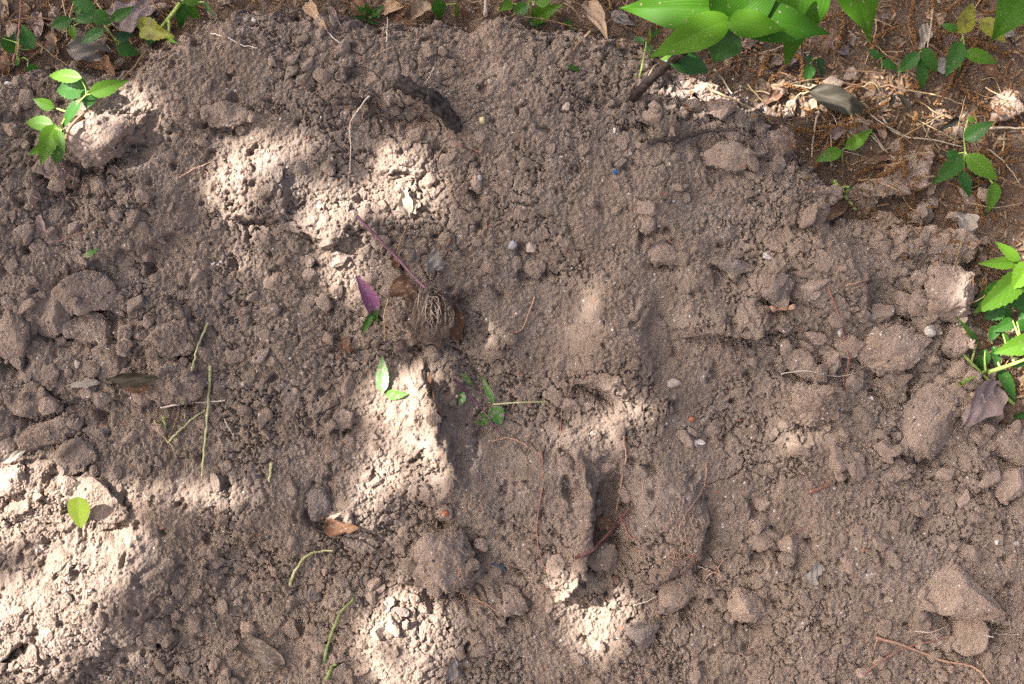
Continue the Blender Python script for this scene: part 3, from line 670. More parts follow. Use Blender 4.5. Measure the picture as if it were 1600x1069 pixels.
MARKS = [(140, 455, 'angular pale clod'), (200, 598, 'rolled dead leaf'), (62, 678, 'long tilted slab'), (20, 522, 'tall narrow clod'), (70, 350, 'withered grey leaf'), (150, 218, 'overhanging crumbly lump'), (80, 200, 'lime sprig'), (150, 776, 'broad sunlit slab'),
 (352, 178, 'flat round clod on the brow'), (365, 64, 'pale rootlet along the brow'), (518, 50, 'grey dangling rootlet'), (547, 210, 'pale hooked rootlet'), (670, 165, 'black bark piece'), (754, 188, 'small yellow stone'), (640, 310, 'pale shrivelled leaf'), (605, 380, 'purple stem'), (572, 460, 'purple bud'), (680, 500, 'soil-caked root tuft'),
 (900, 108, 'green leaf scrap below the brow'), (961, 250, 'tiny blue scrap'), (815, 400, 'flat oval clod'), (1012, 348, 'round nub of soil'), (340, 412, 'white broken chips'), (290, 500, 'dark forked twig'), (310, 530, 'short bent green stem'), (320, 660, 'long jointed grass stem'), (270, 680, 'straw-coloured cut stem'), (423, 740, 'pale split stem'), (541, 655, 'rounded clod by the ridge'), (597, 590, 'toothed fallen leaf'),
 (502, 784, 'grey finger-shaped clod'), (540, 820, 'dark brown leaf scrap'), (480, 880, 'curved pale green stem'), (480, 932, 'grey oblong clod'), (400, 1005, 'grey ribbed leaf'), (525, 1000, 'long green grass blade'), (765, 640, 'green sprig in the hollow'), (690, 880, 'thick overhanging lump'), (847, 800, 'long red root'), (965, 740, 'tan hanging root'), (940, 840, 'red-brown woody twig'), (802, 940, 'pale angular clod by the rootlets'), (1055, 925, 'flat round clod under the overhang'), (1003, 990, 'dark grey broken clod'), (1160, 940, 'egg-shaped clod'), (1091, 693, 'white shell fragment'), (1053, 599, 'beige pebble'), (1110, 890, 'orange knotted root'),
 (1018, 150, 'foot of the dark leaning stem'), (1085, 210, 'rough dark twig'), (1075, 132, 'sunlit broken soil'), (1135, 245, 'reddish flat clod'), (1210, 228, 'low lump at the brim'), (1320, 240, 'paired lime leaves'), (1320, 306, 'thick green cut stem'), (1412, 268, 'large angular clod'), (1436, 338, 'cube-like clod'), (1217, 448, 'white-flecked grey clod'), (1300, 440, 'bulge crossed by a red root'), (1432, 435, 'button-like clod'), (1480, 455, 'big crumbling clod'), (1392, 545, 'loaf-shaped clod'), (1266, 632, 'jutting crumbly clod'), (1330, 598, 'thin red-brown root'), (1448, 664, 'large smooth clod'), (1530, 640, 'large greyish dead leaf'), (1578, 700, 'broken pale clod'), (1210, 840, 'pale oval clod'), (1278, 764, 'red-brown twig stub'), (1272, 896, 'flat leaf scrap'), (1504, 940, 'large angular slab'), (1450, 1020, 'long orange root'), (1570, 848, 'pair of white chips'),
 (1440, 110, 'three drooping dark leaves'), (1500, 70, 'yellow-green paired leaves'), (1508, 250, 'five-leaved herb'), (1315, 160, 'dull dark pointed leaf'), (1268, 105, 'dark shaded seedling'), (1380, 96, 'seedling by the straw fan'), (1150, 90, 'broad-leaved plant'), (1345, 40, 'hanging broad leaf'), (1570, 470, 'bushy bright herb'), (1500, 355, 'pale papery leaf'), (1570, 165, 'dark round litter clod'), (1440, 215, 'long pale curved twig'),
 (140, 85, 'grey dead leaf'), (180, 50, 'dark-leaved herb'), (245, 50, 'thick pale green stem'), (30, 80, 'thin upright stick'), (935, 35, 'long pale brown leaf')]
def mark(px, py): return min(MARKS, key=lambda m: (m[0] - px) ** 2 + (m[1] - py) ** 2)[2]
def size_word(r): return 'pea-sized' if r < 8.5 else 'marble-sized' if r < 11.5 else 'walnut-sized'
for (x0, y0, x1, y1), n, (r0, r1), lab, grp in ZONES:
    k = 0; n = int(n * .62)
    while k < n:
        px, py = rng.uniform(x0, x1), rng.uniform(y0, y1)
        if any(abs(px - b[0]) < b[2] * .8 and abs(py - b[1]) < b[3] * .8 for b in BIGS): 
            if rng.random() < 0.9: continue
        r = r0 + (r1 - r0) * rng.random() ** 1.7
        o = obj('soil_clod', PROTO[rng.integers(14)], label='%s loose brown clod beside the %s' % (size_word(r), mark(px, py)), cat='clod', group='loose clods beside the ' + mark(px, py))
        s = r * K * 1.1; w = surf(px, py) + s * 0.30; q = (D - w) / D
        rot = Matrix.Rotation(rng.uniform(0, 6.28), 4, 'Z') @ Matrix.Rotation(rng.uniform(-.5, .5), 4, 'X')
        put(o, ((px - 800) * K * q, (534.5 - py) * K * q, w), rot, (s, s * rng.uniform(.8, 1.1), s * rng.uniform(.75, 1.0)))
        raise_map(px, py, r * .8, r * .8, 0, w + s * .5)
        k += 1; nsmall += 1

# ------------------------------------------------------------------ crumbs too small to pick apart: one mass
def crumbs(n, sub, r0, r1, px_rng, py_rng, power=3.0):
    bv, bf = ICO[sub]; m = 0
    px = rng.uniform(*px_rng, n); py = rng.uniform(*py_rng, n); rim = np.zeros(n, bool)
    for b in BIGS:                                   # crumbs fill the gaps round each clod
        k = int((b[2] + b[3]) * (.9 if sub == 0 else .14)); a_ = rng.uniform(0, 6.28, k); e = rng.uniform(.92, 1.3, k); t_ = math.radians(b[4])
        x_, y_ = b[2] * e * np.cos(a_), b[3] * e * np.sin(a_)
        px = np.concatenate([px, b[0] + x_ * math.cos(t_) - y_ * math.sin(t_)]); py = np.concatenate([py, b[1] + x_ * math.sin(t_) + y_ * math.cos(t_)]); rim = np.concatenate([rim, np.ones(k, bool)])
    n = len(px)
    dens = 0.35 + 0.9 * (np.array([perlin(np.array([a / 130.]), np.array([b / 130.]), 7)[0] for a, b in zip(px[:1], py[:1])])[0] * 0 + perlin(px / 130., py / 130., 7))
    dens += 0.5 * np.exp(-((px - 130) / 200) ** 2 - ((py - 600) / 250) ** 2) + 0.5 * np.exp(-((px - 430) / 200) ** 2 - ((py - 950) / 120) ** 2) + 0.5 * np.exp(-((px - 1400) / 150) ** 2 - ((py - 600) / 250) ** 2)
    for cx, cy, rx, ry in ((110, 930, 170, 110), (650, 660, 70, 100), (330, 785, 120, 40), (860, 800, 60, 95), (1000, 600, 200, 200), (1350, 900, 250, 130)):
        dens -= .45 * np.exp(-((px - cx) / rx) ** 2 - ((py - cy) / ry) ** 2)
    ok = (rng.random(n) < np.clip(dens, 0.10, 1)) | rim
    ex, sdn, _ = line_dist(px.astype(np.float32), py.astype(np.float32), EDGE)
    ok &= (ex * sdn) > -10
    for b in BIGS:
        a_ = math.radians(b[4]); dx, dy = px - b[0], py - b[1]
        qq = ((dx * math.cos(a_) + dy * math.sin(a_)) / b[2]) ** 2 + ((-dx * math.sin(a_) + dy * math.cos(a_)) / b[3]) ** 2
        if b[6].get('crumb', 1) < 1.3: ok &= (qq > .95) | (rng.random(n) < .12)
    px, py = px[ok], py[ok]; n = len(px)
    r = (r0 + (r1 - r0) * rng.random(n) ** power)
    gxi = np.clip((px / 2 + 20).astype(int), 0, CW - 1); gyi = np.clip((py / 2 + 20).astype(int), 0, CH - 1)
    w = dm[gyi, gxi] + r * 0.25; s = (D - w) / D
    c = np.stack([(px - 800) * K * s, (534.5 - py) * K * s, w], 1)
    nv = len(bv)
    v = bv[None] * (1 + 0.30 * rng.normal(size=(n, nv, 1)) * (0.8 if sub == 0 else 0.5))
    sc = r[:, None] * np.stack([rng.uniform(.8, 1.25, n), rng.uniform(.8, 1.25, n), rng.uniform(.6, .95, n)], 1)
    for _c in range(5 if sub else 2):               # broken faces
        nr = rng.normal(size=(n, 1, 3)); nr /= np.linalg.norm(nr, axis=2, keepdims=True); dc = rng.uniform(.35, .8, (n, 1))
        v = v - np.maximum((v * nr).sum(2) - dc, 0)[..., None] * nr
    v = v * sc[:, None] * 1.12; a = rng.uniform(0, 6.28, n); ca, sa = np.cos(a)[:, None], np.sin(a)[:, None]
    v = np.stack([v[..., 0] * ca - v[..., 1] * sa, v[..., 0] * sa + v[..., 1] * ca, v[..., 2]], -1) + c[:, None]
    f = bf[None] + (np.arange(n) * nv)[:, None, None]
    return v.reshape(-1, 3), f.reshape(-1, 3)
c1 = crumbs(48000, 0, 0.0010, 0.0032, (-15, 1615), (0, 1085), 2.0); c2 = crumbs(5200, 1, 0.0034, 0.0115, (-15, 1615), (0, 1085), 2.6)
cv, cf, _ = merge([c1, c2]); splat_dm(c2[0], (0, 0, 0), 0, 0); splat_dm(c1[0], (0, 0, 0), 0, 0); cme = mesh('soil_crumbs', cv, cf, SOIL); cme.polygons.foreach_set('use_smooth', np.zeros(len(cf), bool))
obj('soil_crumbs', cme, loc=(0, 0, 0), label='loose soil crumbs strewn over the face of the heap', cat='soil', kind='stuff')

# ------------------------------------------------------------------ leaves
def leaf_shape(L, Wd, fold=0.25, arch=0.12, teeth=9, ns=None, nt_=4, prof='ovate', wave=0.0, seed=0, roll=0.0, twist=0.0, crumple=0.0):
    """blade from the origin along +x, upper face +z; uv = (along, across -1..1)"""
    ns = ns or (2 * teeth if teeth else 16); r = np.random.default_rng(seed)
    s = np.linspace(0, 1, ns + 1)
    if prof == 'ovate': hw = np.sin(np.pi * s ** 0.72) ** 0.85 * (1 - 0.25 * s)
    elif prof == 'lance': hw = np.sin(np.pi * s ** 0.8) ** 0.8 * (1 - 0.35 * s ** 2) + 0.16 * (1 - s) ** 3
    elif prof == 'blade': hw = np.sin(np.pi * s ** 0.72) ** 0.95 * (1 - 0.42 * s ** 1.5) * 1.08 + 0.10 * (1 - s) ** 3
    elif prof == 'broad': hw = np.sin(np.pi * s ** 0.62) ** 0.75
    else: hw = np.minimum(1, np.minimum(s * 9, (1 - s) * 7)) * (0.8 + 0.2 * np.sin(s * 9 + seed))
    if crumple: hw = hw * (1 + 1.2 * crumple * np.interp(s, np.linspace(0, 1, 9), r.normal(size=9))); hw = np.clip(hw, 0.02, 1.3)
    hw = np.maximum(hw, 0.015) * Wd / 2; t = np.linspace(-1, 1, 2 * nt_ + 1); v = []; uv = []
    for i, si in enumerate(s):
        for tj in t:
            y = tj * hw[i]; x = si * L
            if teeth and abs(tj) > 0.99 and 0 < i < ns: y *= 1.07 if i % 2 else 0.95; x += (0.35 if i % 2 else 0) * L / ns
            z = fold * abs(y) + arch * L * (4 * si * (1 - si) * 0.5 - si ** 2 * 0.6) + wave * Wd * math.sin(si * 11 + seed + (2 if tj > 0 else 0)) * abs(tj)
            if roll:
                a = roll * tj; rad = hw[i] / max(abs(roll), .2); y = rad * math.sin(a); z += rad * (1 - math.cos(a))
            if crumple: z += crumple * Wd * (0.5 * math.sin(si * 7 + tj * 3 + seed) + 0.35 * math.sin(si * 15 - tj * 6 + seed * 2)) ; y += crumple * .25 * Wd * math.sin(si * 13 + seed) * tj
            if twist:
                a = twist * si; y, z = y * math.cos(a) - z * math.sin(a), y * math.sin(a) + z * math.cos(a)
            v.append((x, y, z)); uv.append((si, tj))
    m = len(t); f = [(i * m + j, (i + 1) * m + j, (i + 1) * m + j + 1, i * m + j + 1) for i in range(ns) for j in range(m - 1)]
    return np.array(v), np.array(f), np.array(uv)

def orient(v, b, t, up=(0, 0, 1), roll=0.0):
    x = t - b; x = x / np.linalg.norm(x); z = np.asarray(up, float); z = z - x * (z @ x); z /= np.linalg.norm(z); y = np.cross(z, x)
    if roll: y, z = y * math.cos(roll) + z * math.sin(roll), -y * math.sin(roll) + z * math.cos(roll)
    return b + v[:, 0:1] * x + v[:, 1:2] * y + v[:, 2:3] * z

def add_leaf(parent, org, b, t, wpx, mat, name='leaf', petiole=None, roll=None, **kw):
    L = np.linalg.norm(t - b); kw.setdefault('seed', int(rng.integers(1e6)))
    v, f, uv = leaf_shape(L, wpx * K, **kw)
    o = obj(name, mesh(name, orient(v, b, t, (0.1, -0.1, 1), rng.uniform(-.25, .25) if roll is None else roll) - org, f, LEAF[mat], uv=uv), parent)
    return o

def herb(name, label, cat, base, stems, leaves, group=None, stem_mat=STEM_GREEN, stem_r=1.2):
    """stems: lists of (px,py,h); leaves: (bx,by,bh,tx,ty,th,width,mat[,opts])"""
    org = at(*base); e = obj(name, None, loc=org, label=label, cat=cat, group=group); e.empty_display_size = 0.02
    allst = np.concatenate([curve([at(*p) for p in st], 12) for st in stems])
    for st in stems:
        pts = curve([at(*p) for p in st], 12); n = len(pts)
        v, f = tube(pts - org, np.linspace(stem_r, stem_r * .6, n) * K * 1.6, 6)
        obj('stem', mesh('stem', v, f, stem_mat), e)
    for l in leaves:
        o = l[8] if len(l) > 8 else {}
        b = at(*l[0:3]); lf = add_leaf(e, org, b, at(*l[3:6]), l[6], l[7], **o)
        d = np.linalg.norm(allst - b, axis=1); j = int(np.argmin(d))
        if .0015 < d[j] < .06:      # the stalk that joins the blade to the stem
            pm = (allst[j] + b) / 2 + np.array([0, 0, -.004]); c = curve([allst[j], pm, b + (at(*l[3:6]) - b) * .06], 8)
            v, f = tube(c - org, np.linspace(stem_r * .7, stem_r * .45, len(c)) * K * 1.3, 5); obj('petiole', mesh('petiole', v, f, stem_mat), lf)
    return e

B = dict(teeth=0, ns=30, nt_=8, prof='blade', fold=0.18, arch=0.16, wave=0.05)
# the plant with broad leaves leaning over the brim of the heap
hw_ = 0.16
def A(px, py, h):   # a point h above the slope plane itself
    s = (D - h) / D; return np.array([(px - 800) * K * s, (534.5 - py) * K * s, h])
def free_plant(name, label, cat, base, stems, leaves, stem_mat, group=None):
    org = np.asarray(base); e = obj(name, None, loc=org, label=label, cat=cat, group=group)
    for pts, r0, r1, mt in stems:
        c = curve(pts, 16); v, f = tube(c - org, np.linspace(r0, r1, len(c)) * K, 9, 0.1); obj('stem', mesh('stem', v, f, mt), e)
    for b, t, wd_, mt, o in leaves: add_leaf(e, org, b, t, wd_, mt, **o)
    return e
base = at(985, 159, -0.01)
free_plant('broad_leaved_plant', 'plant with broad glossy lance-shaped leaves on a blackish leaning stem', 'plant', base,
  [([base, A(1015, 126, .045), A(1045, 100, .09), A(1068, 80, .12), A(1105, 52, .15), A(1136, 34, .175)], 7.5, 6.0, STEM_BLACK),
   ([A(1068, 80, .12), A(1061, 86, .11), A(1054, 92, .1)], 8, 7, TWIG_DARK)],
  [(A(1132, 14, .17), A(966, 13, .15), 64, 'blade', dict(B, roll=-.15)),
   (A(1140, 30, .185), A(1012, 90, .165), 50, 'blade_lime', dict(B, roll=.12)),
   (A(1136, 34, .20), A(1230, 46, .20), 40, 'blade_lime', dict(B, arch=.1, roll=.0)),
   (A(1140, 30, .175), A(1304, 50, .165), 60, 'blade', dict(B, arch=.16, roll=-.1)),
   (A(1250, -70, .15), A(1236, 104, .10), 90, 'blade', dict(B, roll=-.2)),
   (A(1140, 40, .15), A(1114, 100, .11), 62, 'blade_dark', dict(B, roll=.35)),
   (A(1046, 92, .10), A(1113, 112, .085), 40, 'blade_dark', dict(B, roll=-.3)),
   (A(1140, 30, .17), A(1120, -70, .2), 60, 'blade', dict(B, roll=.1)),
   (A(1140, 30, .17), A(1230, -40, .2), 60, 'blade', dict(B, roll=.1)),
   (A(1056, 92, .10), A(1030, 92, .09), 12, 'lime', dict(B, ns=12, roll=0))], STEM_BLACK)
base = at(1340, -90, -0.01)
free_plant('broad_leaved_plant', 'broad leaf hanging alone beside the straw litter with a sharp tip', 'plant', base,
  [([base, A(1335, -80, .08), A(1315, -55, .13)], 6, 4, STEM_BLACK)],
  [(A(1312, -60, .13), A(1366, 66, .10), 66, 'blade_lime', dict(B, roll=-.1))], STEM_BLACK)
base = at(1640, -60, -0.01)
free_plant('broad_leaved_plant', 'broad pointed leaf reaching past the yellowing herb leaves', 'plant', base,
  [([base, A(1635, -50, .08), A(1620, -40, .12)], 6, 4, STEM_BLACK)],
  [(A(1622, -42, .12), A(1549, 66, .09), 64, 'blade', dict(B, roll=.2)), (A(1622, -42, .12), A(1660, 60, .09), 60, 'blade', dict(B, roll=.2))], STEM_BLACK)

G_ = 'leafy herbs round the heap'
S = lambda **k: dict(dict(teeth=8, fold=0.22, arch=0.10), **k)
herb('herb', 'bright lime sprig of toothed leaves at the brim of the heap', 'herb', (102, 228, -.01),
  [[(102, 228, -.01), (96, 200, .03), (108, 176, .05), (135, 148, .065)], [(108, 176, .05), (84, 168, .05)], [(98, 205, .03), (86, 200, .05)]],
  [(128, 122, .085, 74, 117, .08, 24, 'lime', S()), (140, 146, .075, 199, 126, .085, 27, 'lime', S()),
   (138, 138, .06, 86, 140, .05, 44, 'mid', S(roll=.3)), (128, 156, .06, 96, 200, .03, 24, 'mid', S(roll=.5)), (140, 140, .06, 136, 170, .04, 28, 'mid', S(roll=-.3)),
   (85, 168, .055, 51, 155, .055, 21, 'lime', S()), (84, 196, .06, 38, 190, .05, 26, 'lime', S()), (86, 194, .062, 64, 256, .04, 34, 'lime', S()),
   (88, 198, .055, 100, 238, .035, 20, 'lime', S()), (80, 224, .035, 44, 242, .03, 18, 'lime', S()), (90, 226, .02, 88, 256, .01, 24, 'mid', S())], G_)
herb('herb', 'herb with small dark leaves and a shrivelled yellow leaf growing over a grey dead leaf', 'herb', (190, 78, -.01),
  [[(190, 78, -.01), (178, 60, .03), (165, 42, .05), (150, 22, .06)], [(178, 60, .03), (190, 66, .03)]],
  [(112, 30, .05, 78, 42, .045, 24, 'green', S()), (150, 24, .06, 113, 32, .05, 22, 'mid', S()), (145, 20, .07, 174, 36, .06, 30, 'green', S()),
   (174, 32, .06, 210, 10, .07, 20, 'green', S()), (164, 46, .05, 124, 68, .04, 22, 'mid', S()), (112, 40, .05, 116, 64, .04, 15, 'lime', S()),
   (182, 62, .04, 206, 52, .035, 20, 'dark', S()), (182, 74, .03, 217, 84, .02, 28, 'mid', S()), (150, 14, .06, 110, 2, .06, 24, 'mid', S()), (118, 22, .06, 126, 10, .06, 14, 'green', S())], G_)
herb('herb', 'thick pale green stem with a crumpled yellowing leaf and small leaves at its foot', 'herb', (236, 68, -.01),
  [[(236, 68, -.01), (252, 45, .03), (268, 24, .05), (282, 4, .06)]],
  [(216, 38, .04, 268, 58, .02, 38, 'yellow', S(wave=.12)), (240, 44, .03, 212, 40, .03, 18, 'mid', S()), (232, 44, .025, 234, 72, .01, 22, 'mid', S()),
   (284, 6, .06, 314, 30, .045, 22, 'green', S()), (288, 0, .06, 280, 46, .03, 22, 'mid', S()), (318, 2, .05, 334, 26, .03, 8, 'green', S()), (262, 60, .01, 276, 68, .005, 8, 'lime', S()), (290, -4, .06, 310, 8, .06, 22, 'lime', S())], G_, stem_r=3.2)
herb('herb', 'herb with dark green leaves beside a thin brown upright stick', 'herb', (26, 105, -.01),
  [[(26, 105, -.01), (28, 80, .03), (30, 60, .045)], [(26, 98, 0), (36, 90, .02), (44, 94, .02)]],
  [(50, 78, .03, 34, 38, .04, 28, 'mid', S()), (2, 58, .045, 26, 84, .02, 24, 'mid', S()), (24, 70, .03, 22, 50, .04, 14, 'dark', S()), (40, 112, .01, 64, 106, .008, 20, 'mid', S()), (30, 96, .02, 22, 102, .01, 9, 'green', S())], G_)
herb('herb', 'low tuft of fine green leaves behind the brow between tan dead leaves', 'herb', (575, 34, -.02),
  [[(575, 34, -.02), (580, 15, .02)], [(572, 34, -.02), (560, 12, .02)]],
  [(575, 25, .02, 556, 8, .03, 12, 'green', S(teeth=5)), (578, 24, .02, 572, 5, .03, 12, 'green', S(teeth=5)), (580, 26, .02, 600, 8, .03, 12, 'green', S(teeth=5)), (580, 28, .02, 606, 24, .02, 9, 'mid', S(teeth=5)), (572, 28, .02, 552, 26, .02, 8, 'mid', S(teeth=5)), (570, 30, .01, 590, 38, .01, 8, 'green', S(teeth=5))], G_)
herb('herb', 'single pointed green leaf hanging behind the brow beside a curled tan leaf', 'herb', (688, 34, -.02),
  [[(688, 34, -.02), (684, 12, .02), (680, -6, .04)]], [(682, -4, .04, 688, 31, .02, 26, 'green', S()), (714, 4, .03, 712, 34, .0, 7, 'lime', S(teeth=0)), (720, 30, 0, 724, 34, 0, 6, 'green', S(teeth=0))], G_)
herb('herb', 'herb with rounded light green leaves above the brow crossed by a dry stem', 'herb', (832, 40, -.02),
  [[(832, 40, -.02), (830, 20, .02), (826, 0, .04)]],
  [(828, 30, .03, 876, 8, .04, 30, 'lime', S()), (826, 8, .04, 800, 22, .03, 24, 'green', S()), (800, 4, .04, 780, 16, .03, 20, 'lime', S()), (826, 34, .015, 852, 38, .01, 14, 'mid', S()), (880, 28, .01, 896, 48, .0, 10, 'mid', S()), (836, 4, .04, 866, -8, .05, 26, 'lime', S())], G_)
herb('herb', 'slim green seedling beside the dark leaning stem', 'herb', (997, 128, -.01),
  [[(997, 128, -.01), (1004, 100, .02), (1010, 66, .04)]], [(1008, 66, .04, 990, 58, .04, 12, 'mid', S(teeth=4)), (1010, 70, .04, 1022, 88, .03, 12, 'green', S(teeth=4)), (1012, 70, .04, 1016, 42, .06, 8, 'yellow', S(teeth=0)), (1012, 60, .04, 1034, 44, .04, 10, 'green', S(teeth=4))], G_)
herb('herb', 'herb with yellow-green leaves in pairs standing in the straw litter', 'herb', (1496, 130, -.02),
  [[(1496, 130, -.02), (1502, 90, .03), (1506, 66, .05), (1500, 40, .06)]],
  [(1498, 52, .065, 1522, 4, .07, 36, 'yellow', S()), (1500, 50, .06, 1520, 32, .05, 18, 'yellow', S()), (1496, 48, .06, 1470, 38, .055, 16, 'green', S()), (1530, 30, .04, 1572, 66, .03, 32, 'yellow', S()),
   (1502, 64, .06, 1478, 120, .04, 32, 'green', S()), (1506, 82, .055, 1560, 98, .045, 26, 'lime', S())], G_)
herb('herb', 'herb with three drooping dark green leaves in the straw litter', 'herb', (1440, 150, -.02),
  [[(1440, 150, -.02), (1440, 110, .02), (1436, 86, .045)]],
  [(1436, 82, .05, 1402, 114, .03, 24, 'mid', S()), (1440, 76, .05, 1466, 114, .03, 25, 'green', S(roll=.1)), (1438, 92, .04, 1442, 142, .015, 24, 'mid', S())], G_)
herb('herb', 'small dark seedling next to a fan of straw', 'herb', (1378, 116, -.01),
  [[(1378, 116, -.01), (1378, 98, .01), (1376, 88, .02)]],
  [(1374, 92, .02, 1358, 76, .025, 14, 'mid', S(teeth=4)), (1378, 94, .02, 1402, 110, .01, 16, 'mid', S(teeth=4)), (1376, 90, .02, 1382, 84, .025, 8, 'green', S(teeth=0))], G_)
herb('herb', 'dark seedling in the shade of the broad leaves', 'herb', (1268, 112, -.01),
  [[(1268, 112, -.01), (1268, 98, .01), (1266, 92, .02)]],
  [(1266, 100, .015, 1260, 130, .005, 22, 'mid', S(teeth=5)), (1278, 88, .02, 1286, 120, .01, 14, 'dark', S(teeth=5)), (1268, 94, .02, 1258, 90, .02, 14, 'dark', S(teeth=4))], G_)
herb('herb', 'seedling with one pair of smooth lime leaves at the brim of the heap', 'herb', (1318, 262, -.01),
  [[(1318, 262, -.01), (1316, 245, .02), (1316, 234, .035)]],
  [(1314, 235, .035, 1274, 252, .03, 24, 'lime', S(teeth=0, ns=14)), (1320, 232, .035, 1364, 202, .04, 25, 'lime', S(teeth=0, ns=14))], G_)
herb('herb', 'herb with five toothed green leaves spread over the large angular clod', 'herb', (1506, 300, -.02),
  [[(1506, 300, -.02), (1506, 262, .02), (1508, 235, .04), (1506, 218, .05)], [(1508, 238, .04), (1514, 245, .04)], [(1552, 288, .035), (1540, 272, .035), (1514, 246, .04)]],
  [(1506, 218, .05, 1552, 190, .055, 30, 'green', S()), (1504, 242, .045, 1458, 288, .03, 34, 'green', S()), (1510, 242, .045, 1560, 282, .04, 34, 'lime', S()),
   (1554, 284, .04, 1544, 333, .025, 28, 'lime', S()), (1500, 268, .03, 1517, 308, .015, 24, 'mid', S()), (1478, 242, .03, 1500, 240, .035, 16, 'mid', S()), (1512, 186, .05, 1524, 188, .05, 12, 'lime', S(teeth=0))], G_)
herb('herb', 'bushy bright green herb with pale jointed stems beside the big rounded clod', 'herb', (1612, 660, -.01),
  [[(1612, 660, -.01), (1572, 620, .015), (1540, 590, .02), (1506, 555, .03)], [(1620, 470, .0), (1608, 430, .04), (1600, 400, .05)], [(1545, 582, .02), (1580, 570, .03), (1606, 560, .04)], [(1500, 600, .02), (1540, 580, .02)]],
  [(1600, 424, .06, 1524, 490, .05, 50, 'lime', S(teeth=10)), (1590, 410, .07, 1530, 412, .065, 22, 'lime', S()), (1592, 408, .075, 1556, 378, .08, 20, 'lime', S()), (1612, 410, .08, 1582, 452, .06, 44, 'lime', S()),
   (1566, 440, .04, 1520, 480, .03, 34, 'green', S()), (1570, 480, .03, 1536, 498, .025, 30, 'mid', S()), (1556, 470, .03, 1582, 500, .02, 24, 'mid', S()),
   (1584, 500, .03, 1552, 518, .025, 24, 'green', S()), (1588, 502, .035, 1606, 516, .03, 22, 'mid', S()), (1556, 508, .02, 1548, 534, .015, 20, 'mid', S()),
   (1620, 530, .05, 1554, 552, .045, 36, 'lime', S(teeth=10)), (1528, 538, .03, 1496, 496, .035, 10, 'green', S(teeth=6)), (1540, 545, .03, 1528, 584, .02, 24, 'green', S()),
   (1566, 520, .03, 1578, 552, .02, 14, 'green', S()), (1560, 575, .025, 1588, 628, .015, 24, 'green', S()), (1552, 540, .03, 1560, 580, .02, 16, 'mid', S()), (1600, 560, .03, 1580, 575, .02, 18, 'mid', S()),
   (1620, 640, .01, 1570, 656, .005, 12, 'mid', S()), (1605, 470, .03, 1570, 470, .03, 30, 'mid', S()), (1612, 480, .03, 1592, 500, .02, 30, 'mid', S())], G_, stem_r=2.4)

# ------------------------------------------------------------------ single fallen leaves
def flat_leaf(name, label, b, t, wpx, mat, h=0.006, ht=None, group=None, cat='leaf', **kw):
    pb = at(*b, h); pt = at(*t, h if ht is None else ht)
    over = max(at(b[0] + (t[0] - b[0]) * q, b[1] + (t[1] - b[1]) * q)[2] + .002 - (pb[2] + (pt[2] - pb[2]) * q) for q in (.1, .3, .5, .7, .9))
    if over > 0: pb = pb + np.array([0, 0, min(over, .015)]); pt = pt + np.array([0, 0, min(over, .015)])
    org = pb
    kw.setdefault('teeth', 0); kw.setdefault('seed', int(rng.integers(1e4)));
    if name == 'dead_leaf': kw.setdefault('crumple', .13); kw.setdefault('ns', 20); kw.setdefault('nt_', 5)
    rl = kw.pop('tilt', rng.uniform(-.25, .25))
    L = np.linalg.norm(pt - pb); v, f, uv = leaf_shape(L, wpx * K, **kw)
    o = obj(name, mesh(name, orient(v, pb, pt, (0, 0, 1), rl) - org, f, LEAF[mat], uv=uv), loc=org, label=label, cat=cat, group=group)
    return o
flat_leaf('fallen_leaf', 'toothed green leaf dusted with soil lying above a smaller one', (598, 614), (597, 556), 24, 'fallen', teeth=9, fold=.1, arch=.04)
flat_leaf('fallen_leaf', 'small pale green leaf at the base of the toothed green leaf', (602, 617), (637, 616), 18, 'fallen', teeth=6, fold=.1, arch=.04)
flat_leaf('fallen_leaf', 'folded yellow-green leaf lying on the sunlit soil', (122, 776), (126, 826), 34, 'yellow_fresh', h=.026, fold=.1, arch=.02, prof='broad', teeth=0)
flat_leaf('fallen_leaf', 'tiny scrap of green leaf above the angular pale clod', (130, 402), (153, 389), 10, 'fallen', fold=.1, teeth=4)
flat_leaf('fallen_leaf', 'tiny scrap of green leaf below the brow of the heap', (886, 104), (911, 114), 8, 'green', fold=.1)
herb('fallen_sprig', 'small green sprig with two round leaves and a long thin stalk lying in the hollow', 'sprig', (776, 632, .004),
  [[(770, 632, .008), (810, 629, .010), (854, 628, .008)]],
  [(772, 632, .012, 752, 588, .012, 13, 'fallen', S(teeth=6)), (770, 634, .012, 782, 664, .01, 26, 'fallen', S(teeth=5, prof='broad')), (764, 646, .010, 746, 664, .008, 24, 'fallen', S(teeth=5, prof='broad'))], stem_mat=STEM_DRYGREEN, stem_r=1.0)
flat_leaf('fallen_leaf', 'narrow bent piece of green leaf beside the dark red stem', (722, 584), (742, 606), 10, 'fallen', fold=.2)
flat_leaf('fallen_leaf', 'small notched green leaf scrap beside the dark red stem', (725, 612), (718, 636), 14, 'fallen', fold=.1, teeth=3)
